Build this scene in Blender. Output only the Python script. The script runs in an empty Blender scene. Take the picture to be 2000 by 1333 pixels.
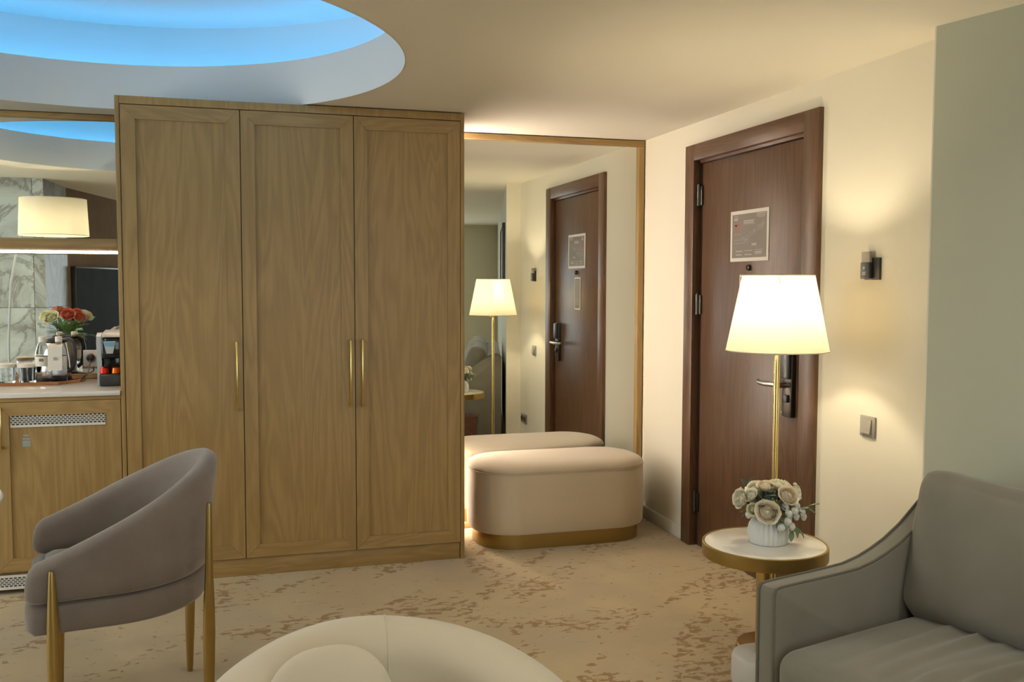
import bpy, bmesh, math, random
from mathutils import Vector, Matrix

# ------------------------------------------------------------------ camera, world, daylight, exposure
sc = bpy.context.scene
C = sc.collection
PI = math.pi
R = math.radians
YAW, PITCH, ROLL, CAMH, FPX = 16.245, 3.5012, 0.1269, 1.4678, 1842.47
cd = bpy.data.cameras.new('camera'); cam = bpy.data.objects.new('camera', cd); C.objects.link(cam)
cd.sensor_width = 36.0; cd.lens = FPX / 2000 * 36.0; cd.clip_start = 0.02; cd.clip_end = 100
_y, _t = R(YAW), R(PITCH)
_f = Vector((math.sin(_y) * math.cos(_t), math.cos(_y) * math.cos(_t), -math.sin(_t)))
_r = Vector((math.cos(_y), -math.sin(_y), 0)); _u = _r.cross(_f)
_m = Matrix((_r, _u, -_f)).transposed() @ Matrix.Rotation(R(ROLL), 3, 'Z')
cam.matrix_world = Matrix.Translation((0, 0, CAMH)) @ _m.to_4x4()
sc.camera = cam

w = bpy.data.worlds.new('world'); sc.world = w; w.use_nodes = True
w.node_tree.nodes['Background'].inputs[0].default_value = (0.62, 0.8, 1.0, 1)
w.node_tree.nodes['Background'].inputs[1].default_value = 1.0

sc.view_settings.view_transform = 'Standard'; sc.view_settings.look = 'None'
sc.view_settings.gamma = 1.0; sc.view_settings.use_curve_mapping = False
sc.view_settings.exposure = 0.06
sc.cycles.use_denoising = True
sc.cycles.max_bounces = 6; sc.cycles.diffuse_bounces = 3; sc.cycles.glossy_bounces = 4
sc.cycles.use_adaptive_sampling = True; sc.cycles.adaptive_threshold = 0.12; sc.cycles.adaptive_min_samples = 16
sc.cycles.transmission_bounces = 6; sc.cycles.transparent_max_bounces = 6
sc.cycles.sample_clamp_indirect = 6.0; sc.cycles.caustics_reflective = False; sc.cycles.caustics_refractive = False

def area_light(name, loc, rot, sx, sy, power, col):
    l = bpy.data.lights.new(name, 'AREA'); l.shape = 'RECTANGLE'; l.size = sx; l.size_y = sy
    l.energy = power; l.color = col
    o = bpy.data.objects.new(name, l); C.objects.link(o); o.location = loc; o.rotation_euler = rot
    return o
# daylight entering by the two windows: behind the camera, and in the dining end on the left
area_light('window_daylight', (1.2, -3.12, 1.3), (R(90), 0, 0), 3.4, 2.0, 44, (0.92, 1.0, 1.0))
area_light('dining_window_daylight', (-3.98, 3.7, 1.3), (R(90), 0, R(-90)), 2.6, 2.0, 62, (0.90, 0.98, 1.0))

# ------------------------------------------------------------------ helpers
def srgb(r, g, b):
    def f(c):
        c /= 255.0
        return c / 12.92 if c <= 0.04045 else ((c + 0.055) / 1.055) ** 2.4
    return (f(r), f(g), f(b), 1)

class NT:
    def __init__(s, name):
        s.m = bpy.data.materials.new(name); s.m.use_nodes = True
        s.t = s.m.node_tree; s.n = s.t.nodes; s.p = s.n['Principled BSDF']
    def new(s, typ, **kw):
        n = s.n.new(typ)
        for k, v in kw.items(): setattr(n, k, v)
        return n
    def link(s, a, b): s.t.links.new(a, b)
    def set(s, **kw):
        for k, v in kw.items(): s.p.inputs[k.replace('_', ' ')].default_value = v
        return s
    def coord(s, scale=(1, 1, 1), rot=(0, 0, 0), rand=True):
        tc = s.new('ShaderNodeTexCoord'); mp = s.new('ShaderNodeMapping')
        mp.inputs['Scale'].default_value = scale; mp.inputs['Rotation'].default_value = rot
        if rand:
            oi = s.new('ShaderNodeObjectInfo'); ml = s.new('ShaderNodeMath', operation='MULTIPLY'); ml.inputs[1].default_value = 37.0
            s.link(oi.outputs['Random'], ml.inputs[0])
            ad = s.new('ShaderNodeVectorMath', operation='ADD')
            s.link(tc.outputs['Object'], ad.inputs[0]); s.link(ml.outputs[0], ad.inputs[1])
            s.link(ad.outputs[0], mp.inputs['Vector'])
        else:
            s.link(tc.outputs['Object'], mp.inputs['Vector'])
        return mp.outputs[0]
    def noise(s, vec, scale, detail=4, rough=0.5, dist=0.0):
        n = s.new('ShaderNodeTexNoise'); n.inputs['Scale'].default_value = scale
        n.inputs['Detail'].default_value = detail; n.inputs['Roughness'].default_value = rough
        n.inputs['Distortion'].default_value = dist
        s.link(vec, n.inputs['Vector']); return n.outputs['Fac']
    def ramp(s, fac, stops, interp='LINEAR'):
        r = s.new('ShaderNodeValToRGB'); r.color_ramp.interpolation = interp
        e = r.color_ramp.elements
        while len(e) < len(stops): e.new(0.5)
        for i, (p, c) in enumerate(stops):
            e[i].position = p; e[i].color = c if len(c) == 4 else (*c, 1)
        s.link(fac, r.inputs[0]); return r.outputs[0]
    def mix(s, fac, a, b, mode='MIX'):
        m = s.new('ShaderNodeMix', data_type='RGBA', blend_type=mode)
        for sock, v in ((m.inputs[0], fac), (m.inputs[6], a), (m.inputs[7], b)):
            if hasattr(v, 'links'): s.link(v, sock)
            else: sock.default_value = v
        return m.outputs[2]
    def math(s, op, a, b=0.0):
        m = s.new('ShaderNodeMath', operation=op)
        for sock, v in ((m.inputs[0], a), (m.inputs[1], b)):
            if hasattr(v, 'links'): s.link(v, sock)
            else: sock.default_value = v
        return m.outputs[0]
    def bump(s, h, strength=0.2, dist=0.01):
        b = s.new('ShaderNodeBump'); b.inputs['Strength'].default_value = strength; b.inputs['Distance'].default_value = dist
        s.link(h, b.inputs['Height']); s.link(b.outputs[0], s.p.inputs['Normal'])
    def base(s, col): s.link(col, s.p.inputs['Base Color'])

def lerp(c, k, d=None):
    d = d or (0, 0, 0, 1)
    return tuple(c[i] * (1 - k) + d[i] * k for i in range(3)) + (1,)

def paint(name, col, rough=0.6, var=0.06, scale=6.0, bump=0.05, metallic=0.0, **kw):
    t = NT(name); t.set(Roughness=rough, Metallic=metallic)
    v = t.coord(rand=False); n = t.noise(v, scale, 3)
    t.base(t.mix(n, lerp(col, var), lerp(col, var, (1, 1, 1, 1)) if metallic == 0 else col))
    if bump:
        t.bump(t.noise(v, 220, 2), bump, 0.002)
    t.set(**kw)
    return t.m

def fabric(name, col, sheen=0.35, rough=0.85, weave=900.0, var=0.10, bump=0.18):
    t = NT(name); t.set(Roughness=rough)
    t.p.inputs['Sheen Weight'].default_value = sheen; t.p.inputs['Sheen Roughness'].default_value = 0.45
    t.p.inputs['Specular IOR Level'].default_value = 0.2
    v = t.coord(rand=False)
    big = t.noise(v, 7, 3); fine = t.noise(v, weave, 2, 0.7)
    c = t.mix(big, lerp(col, var), lerp(col, var * 0.8, (1, 1, 1, 1)))
    c = t.mix(t.math('MULTIPLY', fine, 0.35), c, lerp(col, 0.35))
    t.base(c); t.bump(fine, bump, 0.002)
    return t.m

def wood(name, light, dark, axis='z', rough=0.42, contrast=1.0, pore=0.3):
    """plain-sawn timber: long figure, cathedral rings and fine pores along the axis"""
    t = NT(name); t.set(Roughness=rough)
    k = {'x': (0.12, 1, 1), 'y': (1, 0.12, 1), 'z': (1, 1, 0.11)}[axis]
    v = t.coord(scale=k)
    a = t.noise(v, 5.0, 3, 0.5, 0.5)
    rings = t.math('SINE', t.math('MULTIPLY', a, 88.0))
    rings = t.math('MULTIPLY_ADD', rings, 0.5); 
    rings.node.inputs[2].default_value = 0.5
    k2 = {'x': (0.02, 1, 1), 'y': (1, 0.02, 1), 'z': (1, 1, 0.02)}[axis]
    v2 = t.coord(scale=k2)
    streak = t.noise(v2, 60, 4, 0.6); fine = t.noise(v2, 420, 3, 0.7)
    mid = lerp(light, 0.5, dark)
    c = t.mix(t.math('MULTIPLY', rings, 0.42 * contrast), light, dark)
    c = t.mix(t.ramp(streak, [(0.35, (0, 0, 0)), (0.7, (1, 1, 1))]), c, t.mix(0.30 * contrast, c, dark))
    po = t.ramp(fine, [(0.52, (0, 0, 0)), (0.68, (1, 1, 1))])
    c = t.mix(t.math('MULTIPLY', po, pore), c, lerp(dark, 0.35))
    t.base(c)
    t.bump(fine, 0.10, 0.0015)
    return t.m

def metal(name, col, rough=0.3):
    t = NT(name); t.set(Metallic=1.0, Roughness=rough)
    v = t.coord(rand=False); n = t.noise(v, 40, 3)
    t.base(t.mix(n, lerp(col, 0.12), col)); t.bump(t.noise(v, 600, 2), 0.03, 0.001)
    return t.m

def emit(name, col, strength):
    t = NT(name); t.set(Roughness=0.6)
    t.p.inputs['Base Color'].default_value = (0.9, 0.9, 0.9, 1)
    t.p.inputs['Emission Color'].default_value = (*col, 1); t.p.inputs['Emission Strength'].default_value = strength
    return t.m

def glass(name, col=(1, 1, 1, 1), rough=0.0, ior=1.45):
    t = NT(name); t.set(Roughness=rough, IOR=ior)
    t.p.inputs['Transmission Weight'].default_value = 1.0; t.p.inputs['Base Color'].default_value = col
    return t.m

def shade_cloth(name, col, trans=0.6):
    t = NT(name)
    d = t.new('ShaderNodeBsdfDiffuse'); tr = t.new('ShaderNodeBsdfTranslucent'); mx = t.new('ShaderNodeMixShader')
    v = t.coord(rand=False); n = t.noise(v, 500, 2)
    c = t.mix(n, lerp(col, 0.06), col)
    t.link(c, d.inputs[0]); t.link(c, tr.inputs[0]); mx.inputs[0].default_value = trans
    t.link(d.outputs[0], mx.inputs[1]); t.link(tr.outputs[0], mx.inputs[2])
    t.link(mx.outputs[0], t.n['Material Output'].inputs[0])
    return t.m

class MB:
    """collects shapes; build() links them as one mesh object"""
    def __init__(s): s.bm = bmesh.new()
    def box(s, x0, x1, y0, y1, z0, z1, bevel=0.0, seg=2):
        r = bmesh.ops.create_cube(s.bm, size=1.0)
        for v in r['verts']:
            v.co = Vector(((x0 + x1) / 2 + v.co.x * (x1 - x0), (y0 + y1) / 2 + v.co.y * (y1 - y0), (z0 + z1) / 2 + v.co.z * (z1 - z0)))
        if bevel:
            es = list({e for v in r['verts'] for e in v.link_edges})
            bmesh.ops.bevel(s.bm, geom=es, offset=bevel, segments=seg, affect='EDGES', profile=0.5)
        return s
    def rings(s, rings, closed=True, cap0=True, cap1=True):
        bm = s.bm; rows = [[bm.verts.new(p) for p in ring] for ring in rings]
        n = len(rows[0])
        for a, b in zip(rows, rows[1:]):
            for i in range(n if closed else n - 1):
                j = (i + 1) % n
                bm.faces.new((a[i], a[j], b[j], b[i]))
        if closed and cap0: bm.faces.new(list(reversed(rows[0])))
        if closed and cap1: bm.faces.new(rows[-1])
        return s
    def lathe(s, prof, seg=48, c=(0, 0, 0), cap0=True, cap1=True, flute=None):
        rings = []
        for r, z in prof:
            ring = []
            for i in range(seg):
                a = 2 * PI * i / seg
                rr = r if flute is None else r * flute(a, z)
                ring.append((c[0] + rr * math.cos(a), c[1] + rr * math.sin(a), c[2] + z))
            rings.append(ring)
        return s.rings(rings, True, cap0, cap1)
    def tube(s, pts, rad, seg=10, cap=True):
        pts = [Vector(p) for p in pts]; rings = []
        up = None
        for i, p in enumerate(pts):
            d = (pts[min(i + 1, len(pts) - 1)] - pts[max(i - 1, 0)]).normalized()
            if up is None:
                up = Vector((0, 0, 1)) if abs(d.z) < 0.9 else Vector((1, 0, 0))
            a = d.cross(up).normalized(); b = a.cross(d).normalized(); up = b
            r = rad[i] if isinstance(rad, (list, tuple)) else rad
            rings.append([p + a * (r * math.cos(2 * PI * k / seg)) + b * (r * math.sin(2 * PI * k / seg)) for k in range(seg)])
        return s.rings(rings, True, cap, cap)
    def prism(s, poly, axis, a0, a1):
        """poly in the two other axes (in xyz order) extruded along axis"""
        def mk(p, h):
            q = list(p); q.insert('xyz'.index(axis), h); return q
        return s.rings([[mk(p, a0) for p in poly], [mk(p, a1) for p in poly]])
    def grid(s, f, nu, nv):
        bm = s.bm
        vs = [[bm.verts.new(f(i / nu, j / nv)) for j in range(nv + 1)] for i in range(nu + 1)]
        for i in range(nu):
            for j in range(nv):
                bm.faces.new((vs[i][j], vs[i + 1][j], vs[i + 1][j + 1], vs[i][j + 1]))
        return s
    def quad(s, a, b, c, d):
        s.bm.faces.new([s.bm.verts.new(p) for p in (a, b, c, d)]); return s
    def cushion(s, hx, hy, hz, rad, crown=0.03, n=14, c=(0, 0, 0), rot=None, fn=None):
        """rounded box with a crowned top and bottom"""
        h = Vector((hx, hy, hz))
        def place(u):
            p = Vector(tuple(h[i] * u[i] for i in range(3)))
            q = [min(rad, h[i]) for i in range(3)]
            inner = Vector(tuple(max(-(h[i] - q[i]), min(h[i] - q[i], p[i])) for i in range(3)))
            d = p - inner
            e = Vector(tuple(d[i] / q[i] for i in range(3)))     # rounded corner as an ellipsoid octant
            mx = max(abs(e.x), abs(e.y), abs(e.z))
            if mx > 1e-9:
                e = e * (mx / e.length)
                d = Vector(tuple(e[i] * q[i] for i in range(3)))
            p = inner + d
            p.z += crown * (1 - u.x ** 2) * (1 - u.y ** 2) * u.z
            p.y += crown * 0.4 * (1 - u.x ** 2) * (1 - u.z ** 2) * u.y
            p.x += crown * 0.4 * (1 - u.y ** 2) * (1 - u.z ** 2) * u.x
            if fn: p = Vector(fn(p, u))
            if rot is not None: p = rot @ p
            return p + Vector(c)
        for ax in range(3):
            for sg in (-1.0, 1.0):
                def f(a, b, ax=ax, sg=sg):
                    w_ = [a * 2 - 1, b * 2 - 1]; w_.insert(ax, sg); return place(Vector(w_))
                s.grid(f, n, n)
        bmesh.ops.remove_doubles(s.bm, verts=s.bm.verts, dist=1e-5)
        return s
    def build(s, name, mat, parent=None, smooth=35, weld=True, loc=None):
        if weld: bmesh.ops.remove_doubles(s.bm, verts=s.bm.verts, dist=1e-6)
        bmesh.ops.recalc_face_normals(s.bm, faces=s.bm.faces)
        me = bpy.data.meshes.new(name); s.bm.to_mesh(me); s.bm.free()
        if smooth:
            for p in me.polygons: p.use_smooth = True
            me.set_sharp_from_angle(angle=R(smooth))
        me.materials.append(mat)
        o = bpy.data.objects.new(name, me); C.objects.link(o)
        if parent: o.parent = parent
        if loc: o.location = loc
        return o

def B(name, mat, parent, *dims, bevel=0.0, seg=2):
    return MB().box(*dims, bevel=bevel, seg=seg).build(name, mat, parent)

def tag(o, label, cat, group=None):
    o['label'] = label; o['category'] = cat
    if group: o['group'] = group
    return o
def thing(name, label, cat, loc=(0, 0, 0), rotz=0.0, group=None):
    o = bpy.data.objects.new(name, None); C.objects.link(o); o.empty_display_size = 0.1
    o.location = loc; o.rotation_euler = (0, 0, rotz)
    return tag(o, label, cat, group)
def struct(o, label=None):
    o['kind'] = 'structure'
    if label: o['label'] = label
    return o
def copy_tree(o, parent=None):
    c = o.copy(); C.objects.link(c); c.parent = parent
    for ch in list(o.children): copy_tree(ch, c)
    return c
def share(o, name, parent, loc, rot=(0, 0, 0), scale=(1, 1, 1)):
    c = o.copy(); c.name = name; C.objects.link(c); c.parent = parent
    c.location = loc; c.rotation_euler = rot; c.scale = scale
    return c

# ------------------------------------------------------------------ materials
OAK_L, OAK_D = srgb(178, 147, 94), srgb(140, 110, 64)
M = {}
for ax in 'xyz': M['oak_' + ax] = wood('oak_' + ax, OAK_L, OAK_D, ax, 0.42, 0.9, 0.24)
M['oak_dark'] = paint('cabinet_gap', srgb(40, 28, 16), 0.8)
DW_L, DW_D = srgb(108, 77, 52), srgb(66, 43, 29)
M['door_z'] = wood('stained_oak_z', DW_L, DW_D, 'z', 0.38, 1.0, 0.45)
M['door_y'] = wood('stained_oak_y', DW_L, DW_D, 'y', 0.38, 1.0, 0.45)
M['door_shade'] = paint('door_gap_shade', srgb(26, 14, 10), 0.8)  # near-black jambs: the door reveal's shadow is put into their colour
M['cream'] = paint('cream_wall_paint', srgb(234, 226, 204), 0.75, 0.03, 3, 0.08)
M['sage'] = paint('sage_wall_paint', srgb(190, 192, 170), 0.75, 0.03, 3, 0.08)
M['white_paint'] = paint('white_ceiling_paint', srgb(240, 232, 214), 0.8, 0.02, 2, 0.05)
M['cove_white'] = paint('cove_white_paint', srgb(238, 238, 234), 0.8, 0.02, 2, 0.05)
M['skirting'] = paint('skirting_white', srgb(228, 222, 206), 0.5, 0.03)
M['brown_wall'] = fabric('brown_wall_cloth', srgb(120, 92, 62), 0.1, 0.9, 300, 0.08)
M['gold'] = metal('brushed_brass', srgb(180, 154, 96), 0.4)
M['gold_pale'] = metal('polished_brass', srgb(222, 194, 124), 0.24)
M['steel'] = metal('brushed_steel', srgb(200, 198, 192), 0.28)
M['gunmetal'] = metal('gunmetal', srgb(88, 84, 78), 0.38)
M['black'] = paint('black_plastic', srgb(26, 26, 27), 0.35, 0.05)
M['tv_screen'] = paint('television_screen', srgb(12, 12, 12), 0.6, 0.02, bump=0)
M['tv_screen'].node_tree.nodes['Principled BSDF'].inputs['Specular IOR Level'].default_value = 0.02
M['dark_gloss'] = paint('black_gloss', srgb(14, 14, 15), 0.08, 0.02, bump=0)
M['silver_plastic'] = paint('silver_plastic', srgb(190, 195, 196), 0.35, 0.04)
M['grey_plastic'] = paint('warm_grey_plastic', srgb(150, 143, 132), 0.45, 0.04)
M['white_plastic'] = paint('white_plastic', srgb(232, 230, 224), 0.4, 0.03)
M['white_card'] = paint('white_card', srgb(236, 230, 216), 0.7, 0.03)
M['plan_grey'] = paint('plan_grey_print', srgb(124, 112, 100), 0.55, 0.05)
M['plan_light'] = paint('plan_pale_print', srgb(186, 178, 168), 0.55, 0.03)
M['plan_red'] = paint('plan_red_print', srgb(170, 92, 80), 0.55, 0.03)
M['plan_cyan'] = paint('plan_cyan_print', srgb(150, 200, 200), 0.55, 0.03)
M['quartz'] = paint('white_quartz', srgb(238, 232, 224), 0.16, 0.04, 30, 0.0)
M['table_white'] = paint('white_lacquer', srgb(240, 236, 228), 0.12, 0.02, 20, 0.0)
M['plaster_white'] = paint('white_stone', srgb(226, 222, 214), 0.45, 0.04, 20)
M['ceramic'] = paint('white_ceramic', srgb(232, 234, 232), 0.35, 0.02, 20)
M['taupe'] = fabric('taupe_chenille', srgb(132, 119, 111), 0.5, 0.9, 210, 0.14, 0.5)
M['cream_velvet'] = fabric('cream_velvet', srgb(212, 200, 174), 0.45, 0.7, 900, 0.05, 0.08)
M['blush'] = fabric('blush_linen', srgb(222, 204, 176), 0.35, 0.85, 700, 0.05, 0.2)
M['sofa'] = fabric('olive_grey_velvet', srgb(124, 119, 103), 0.4, 0.8, 800, 0.09, 0.12)
M['sofa_pipe'] = fabric('olive_grey_piping', srgb(104, 99, 84), 0.3, 0.8, 800, 0.05, 0.1)
M['pillow'] = fabric('tan_cushion_cloth', srgb(176, 142, 104), 0.3, 0.85, 500, 0.08)
M['tray'] = wood('tray_wood', srgb(190, 132, 86), srgb(138, 84, 48), 'x', 0.4)
M['glass'] = glass('clear_glass')
M['water_bottle'] = glass('clear_bottle', (0.98, 0.99, 1, 1), 0.02, 1.07)
M['leather'] = paint('brown_leather', srgb(112, 62, 38), 0.45, 0.1, 40)
M['coral'] = paint('coral_petal', srgb(238, 122, 90), 0.6, 0.14, 60)
M['cream_petal'] = paint('cream_petal', srgb(255, 246, 220), 0.6, 0.06, 60)
M['peach_petal'] = paint('peach_petal', srgb(255, 236, 204), 0.6, 0.10, 60)
M['yellow_petal'] = paint('pale_yellow_petal', srgb(244, 238, 196), 0.6, 0.10, 60)
M['white_petal'] = paint('white_petal', srgb(244, 242, 224), 0.6, 0.06, 60)
M['leaf'] = paint('leaf_green', srgb(76, 116, 54), 0.55, 0.2, 40)
M['leaf_dark'] = paint('leaf_dark_green', srgb(46, 78, 40), 0.5, 0.2, 40)
M['fern'] = paint('fern_green', srgb(112, 158, 58), 0.55, 0.2, 40)
M['capsule_red'] = metal('capsule_red', srgb(190, 50, 40), 0.3)
M['capsule_orange'] = metal('capsule_orange', srgb(215, 105, 45), 0.3)
M['sticker'] = paint('sticker_blue_grey', srgb(150, 168, 170), 0.5, 0.1, 80)
M['emblem_blue'] = paint('emblem_blue', srgb(110, 175, 215), 0.3, 0.1, 30)

for k_ in ('coral', 'cream_petal', 'peach_petal', 'yellow_petal', 'white_petal'):
    p_ = M[k_].node_tree.nodes['Principled BSDF']; p_.inputs['Subsurface Weight'].default_value = 0.5
    p_.inputs['Subsurface Radius'].default_value = (1.0, 0.75, 0.5); p_.inputs['Subsurface Scale'].default_value = 0.012
t = NT('mirror_silver'); t.set(Metallic=1.0, Roughness=0.0)
t.p.inputs['Base Color'].default_value = (0.86, 0.885, 0.85, 1); M['mirror'] = t.m

t = NT('marble'); t.set(Roughness=0.4)
v = t.coord((1, 1, 1), (0.3, 0.5, 0.2))
a = t.noise(v, 0.9, 8, 0.6, 1.2); b = t.noise(v, 1.9, 8, 0.62, 1.6)
va = t.ramp(t.math('ABSOLUTE', t.math('SUBTRACT', a, 0.5)), [(0.0, (1, 1, 1)), (0.035, (0.5, 0.5, 0.5)), (0.12, (0, 0, 0))])
vb = t.ramp(t.math('ABSOLUTE', t.math('SUBTRACT', b, 0.48)), [(0.0, (0.7, 0.7, 0.7)), (0.04, (0, 0, 0))])
c = t.mix(va, srgb(206, 216, 212), srgb(160, 164, 158)); c = t.mix(vb, c, srgb(124, 116, 106)); t.base(c)
M['marble'] = t.m
t = NT('marble_shaded'); t.set(Roughness=0.4)  # pier's side face: its shade is painted in as a darker marble colour
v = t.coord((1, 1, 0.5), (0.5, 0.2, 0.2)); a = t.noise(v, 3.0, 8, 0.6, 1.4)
t.base(t.mix(t.ramp(t.math('ABSOLUTE', t.math('SUBTRACT', a, 0.5)), [(0.0, (1, 1, 1)), (0.06, (0, 0, 0))]), srgb(128, 124, 110), srgb(88, 82, 70))); M['marble_shaded'] = t.m

# carpet: beige pile with drifting bands of brown flecks
t = NT('carpet'); t.set(Roughness=0.95); t.p.inputs['Sheen Weight'].default_value = 0.25
t.p.inputs['Specular IOR Level'].default_value = 0.1
v = t.coord(rand=False)
wide = t.noise(v, 0.9, 4, 0.5, 0.4); mid = t.noise(v, 3.2, 4, 0.55)
col = t.mix(t.ramp(wide, [(0.38, (0, 0, 0)), (0.62, (1, 1, 1))]), srgb(216, 192, 146), srgb(204, 184, 150))
col = t.mix(t.ramp(mid, [(0.42, (0, 0, 0)), (0.66, (0.6, 0.6, 0.6))]), col, srgb(226, 204, 158))
mr = t.new('ShaderNodeMapping'); mr.inputs['Rotation'].default_value = (0, 0, R(-50)); t.link(v, mr.inputs['Vector'])
ms = t.new('ShaderNodeMapping'); ms.inputs['Scale'].default_value = (0.42, 1.15, 1.0); ms.inputs['Location'].default_value = (3.1, 0.4, 0); t.link(mr.outputs[0], ms.inputs['Vector'])
bandn = t.noise(ms.outputs[0], 1.7, 3, 0.5, 0.5)
band = t.ramp(t.math('ABSOLUTE', t.math('SUBTRACT', bandn, 0.5)), [(0.0, (1, 1, 1)), (0.018, (0.85, 0.85, 0.85)), (0.060, (0.0, 0.0, 0.0))])
vf = t.coord((0.85, 1.35, 1), rand=False)
fleck = t.noise(vf, 22, 3, 0.6, 0.5)
thr = t.math('SUBTRACT', 0.642, t.math('MULTIPLY', band, 0.155))
fm = t.math('MULTIPLY', t.math('SUBTRACT', fleck, thr), 26.0); fm.node.use_clamp = True
col = t.mix(t.math('MULTIPLY', fm, 0.85), col, srgb(162, 120, 66))
pile = t.noise(v, 520, 2, 0.7)
col = t.mix(t.math('MULTIPLY', pile, 0.3), col, srgb(140, 112, 78))
t.base(col); t.bump(pile, 0.5, 0.004); M['carpet'] = t.m

WARM = (1.0, 0.87, 0.62)
M['led_warm'] = emit('warm_led', (1.0, 0.85, 0.70), 95)
M['led_shelf'] = emit('warm_led_shelf', (1.0, 0.80, 0.60), 30)
M['led_blue'] = emit('blue_led', (0.09, 0.44, 0.92), 4.6)
M['added_downlight'] = emit('added_downlight_diffuser', (1.0, 0.95, 0.84), 6)  # glowing face of the added ceiling fill lights
M['bulb'] = emit('lamp_bulb', (1.0, 0.84, 0.6), 30)
M['shade'] = shade_cloth('cream_lampshade', srgb(234, 224, 196), 0.22)
M['sky_pane'] = glass('window_glass', (0.95, 1, 0.98, 1))

# ------------------------------------------------------------------ the room
YB, XR, YW, ZC = 5.449, 2.439, 4.824, 2.352
X0, X1, Y0, Y1 = -4.1, 4.3, -3.2, 5.62
# floor
struct(MB().box(X0 - 0.15, X1, Y0 - 0.15, Y1, -0.12, 0.0).build('floor', M['carpet']), 'beige patterned carpet with bands of brown flecks')

# ceiling with a round cove
CX, CY, CR, ZL, ZT2, CRO = -0.583, 3.98, 1.255, 2.575, 2.865, 1.63
N = 144
angs = [2 * PI * i / N for i in range(N)]
corner = [math.atan2(y - CY, x - CX) % (2 * PI) for x in (X0 - 0.15, X1) for y in (Y0 - 0.15, Y1)]
angs = sorted(angs + corner)
def to_rect(a):
    dx, dy = math.cos(a), math.sin(a); ts = []
    if abs(dx) > 1e-9: ts.append(((X1 if dx > 0 else X0 - 0.15) - CX) / dx)
    if abs(dy) > 1e-9: ts.append(((Y1 if dy > 0 else Y0 - 0.15) - CY) / dy)
    s = min(ts); return CX + dx * s, CY + dy * s
inner = [(CX + CR * math.cos(a), CY + CR * math.sin(a), ZC) for a in angs]
outer = [(*to_rect(a), ZC) for a in angs]
ceil = struct(MB().rings([inner, outer], True, False, False).build('ceiling', M['white_paint'], smooth=0), 'white ceiling with a round recess lit blue')
def ring_part(name, prof, mat, seg=144):
    m = MB(); rs = [[(CX + r * math.cos(2 * PI * i / seg), CY + r * math.sin(2 * PI * i / seg), z) for i in range(seg)] for r, z in prof]
    m.rings(rs + [rs[0]], True, False, False)
    return m.build(name, mat, ceil)
ring_part('cove_fascia', [(CR, ZC - 0.002), (CR, ZL), (CR + 0.03, ZL), (CR + 0.03, ZC + 0.05), (CR + 0.03, ZC + 0.001), (CR + 0.001, ZC + 0.001)], M['cove_white'])
ring_part('cove_ledge', [(CR + 0.03, 2.45), (CRO, 2.45), (CRO, 2.42), (CR + 0.03, 2.42)], M['cove_white'])
ring_part('cove_wall', [(CRO, 2.45), (CRO, ZT2), (CRO + 0.05, ZT2), (CRO + 0.05, 2.45)], M['cove_white'])
MB().lathe([(CRO + 0.05, ZT2), (CRO + 0.05, ZT2 + 0.05)], 144, (CX, CY, 0)).build('cove_ceiling', M['cove_white'], ceil)
led = ring_part('cove_light_strip', [(1.50, 2.50), (1.50, 2.565), (1.53, 2.565), (1.53, 2.50)], M['led_blue'])
led['label'] = 'blue light strip hidden in the ceiling cove'

# walls
struct(MB().box(X0 - 0.15, XR + 0.14, YB + 0.012, Y1, 0, ZC).build('wall_back', M['cream']))
DFY, DNY, DZ = 4.824 + 0.015, 3.575, 2.23        # door casing, far and near edge, top
wr = MB()
wr.box(XR, XR + 0.12, DFY - 0.04, Y1, 0, ZC); wr.box(XR, XR + 0.12, 2.70, DNY + 0.04, 0, ZC); wr.box(XR, XR + 0.12, DNY + 0.04, DFY - 0.04, DZ - 0.04, ZC)
struct(wr.build('wall_right', M['cream']), 'cream wall around the dark wooden door')
EX, EY, ANG = 2.318, 2.757, R(14.6)
DV = Vector((math.sin(ANG), -math.cos(ANG))); NV = Vector((-math.cos(ANG), -math.sin(ANG)))
def sp(t, s): return (EX + DV.x * s + NV.x * t, EY + DV.y * s + NV.y * t)
L = 6.25
near = [sp(0, 0), sp(0, L), sp(-0.35, L), sp(-0.35, 0.1), sp(-0.135, 0)]
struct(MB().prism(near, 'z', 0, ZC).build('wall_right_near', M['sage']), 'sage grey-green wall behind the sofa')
retn = [sp(0, -0.006), sp(0, 0.0), sp(-0.135, 0.0), sp(-0.135, -0.006)]
struct(MB().prism(retn, 'z', 0, ZC).build('wall_right_return', M['cream']))
# left: marble-clad pier, brown wall with the television
struct(MB().box(X0, -1.60, 1.25, 1.975, 0, ZC).build('wall_left_core', M['cream']))
wp = bpy.data.objects.new('wall_left_marble', None); C.objects.link(wp); struct(wp, 'grey-veined marble panels, seen in the mirror')
cols = [(-1.575, -1.660), (-1.663, -2.263), (-2.266, -2.866), (-2.869, -3.469), (-3.472, X0)]
for xa, xb in cols:
    for za, zb in ((0.0, 1.248), (1.251, ZC)):
        MB().box(xb, xa, 1.975, 2.0, za, zb, bevel=0.0015, seg=1).build('panel', M['marble'], wp)
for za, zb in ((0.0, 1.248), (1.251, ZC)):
    MB().prism([(-1.60, 1.999), (-1.576, 1.999), (-1.522, 1.2), (-1.60, 1.2)], 'z', za, zb).build('panel', M['marble_shaded'], wp)
bw = [(-1.522, 1.2), (-0.55, -3.2), (-0.70, -3.2), (-1.68, 1.2)]
struct(MB().prism(bw, 'z', 0, ZC).build('wall_left', M['brown_wall']))
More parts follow.
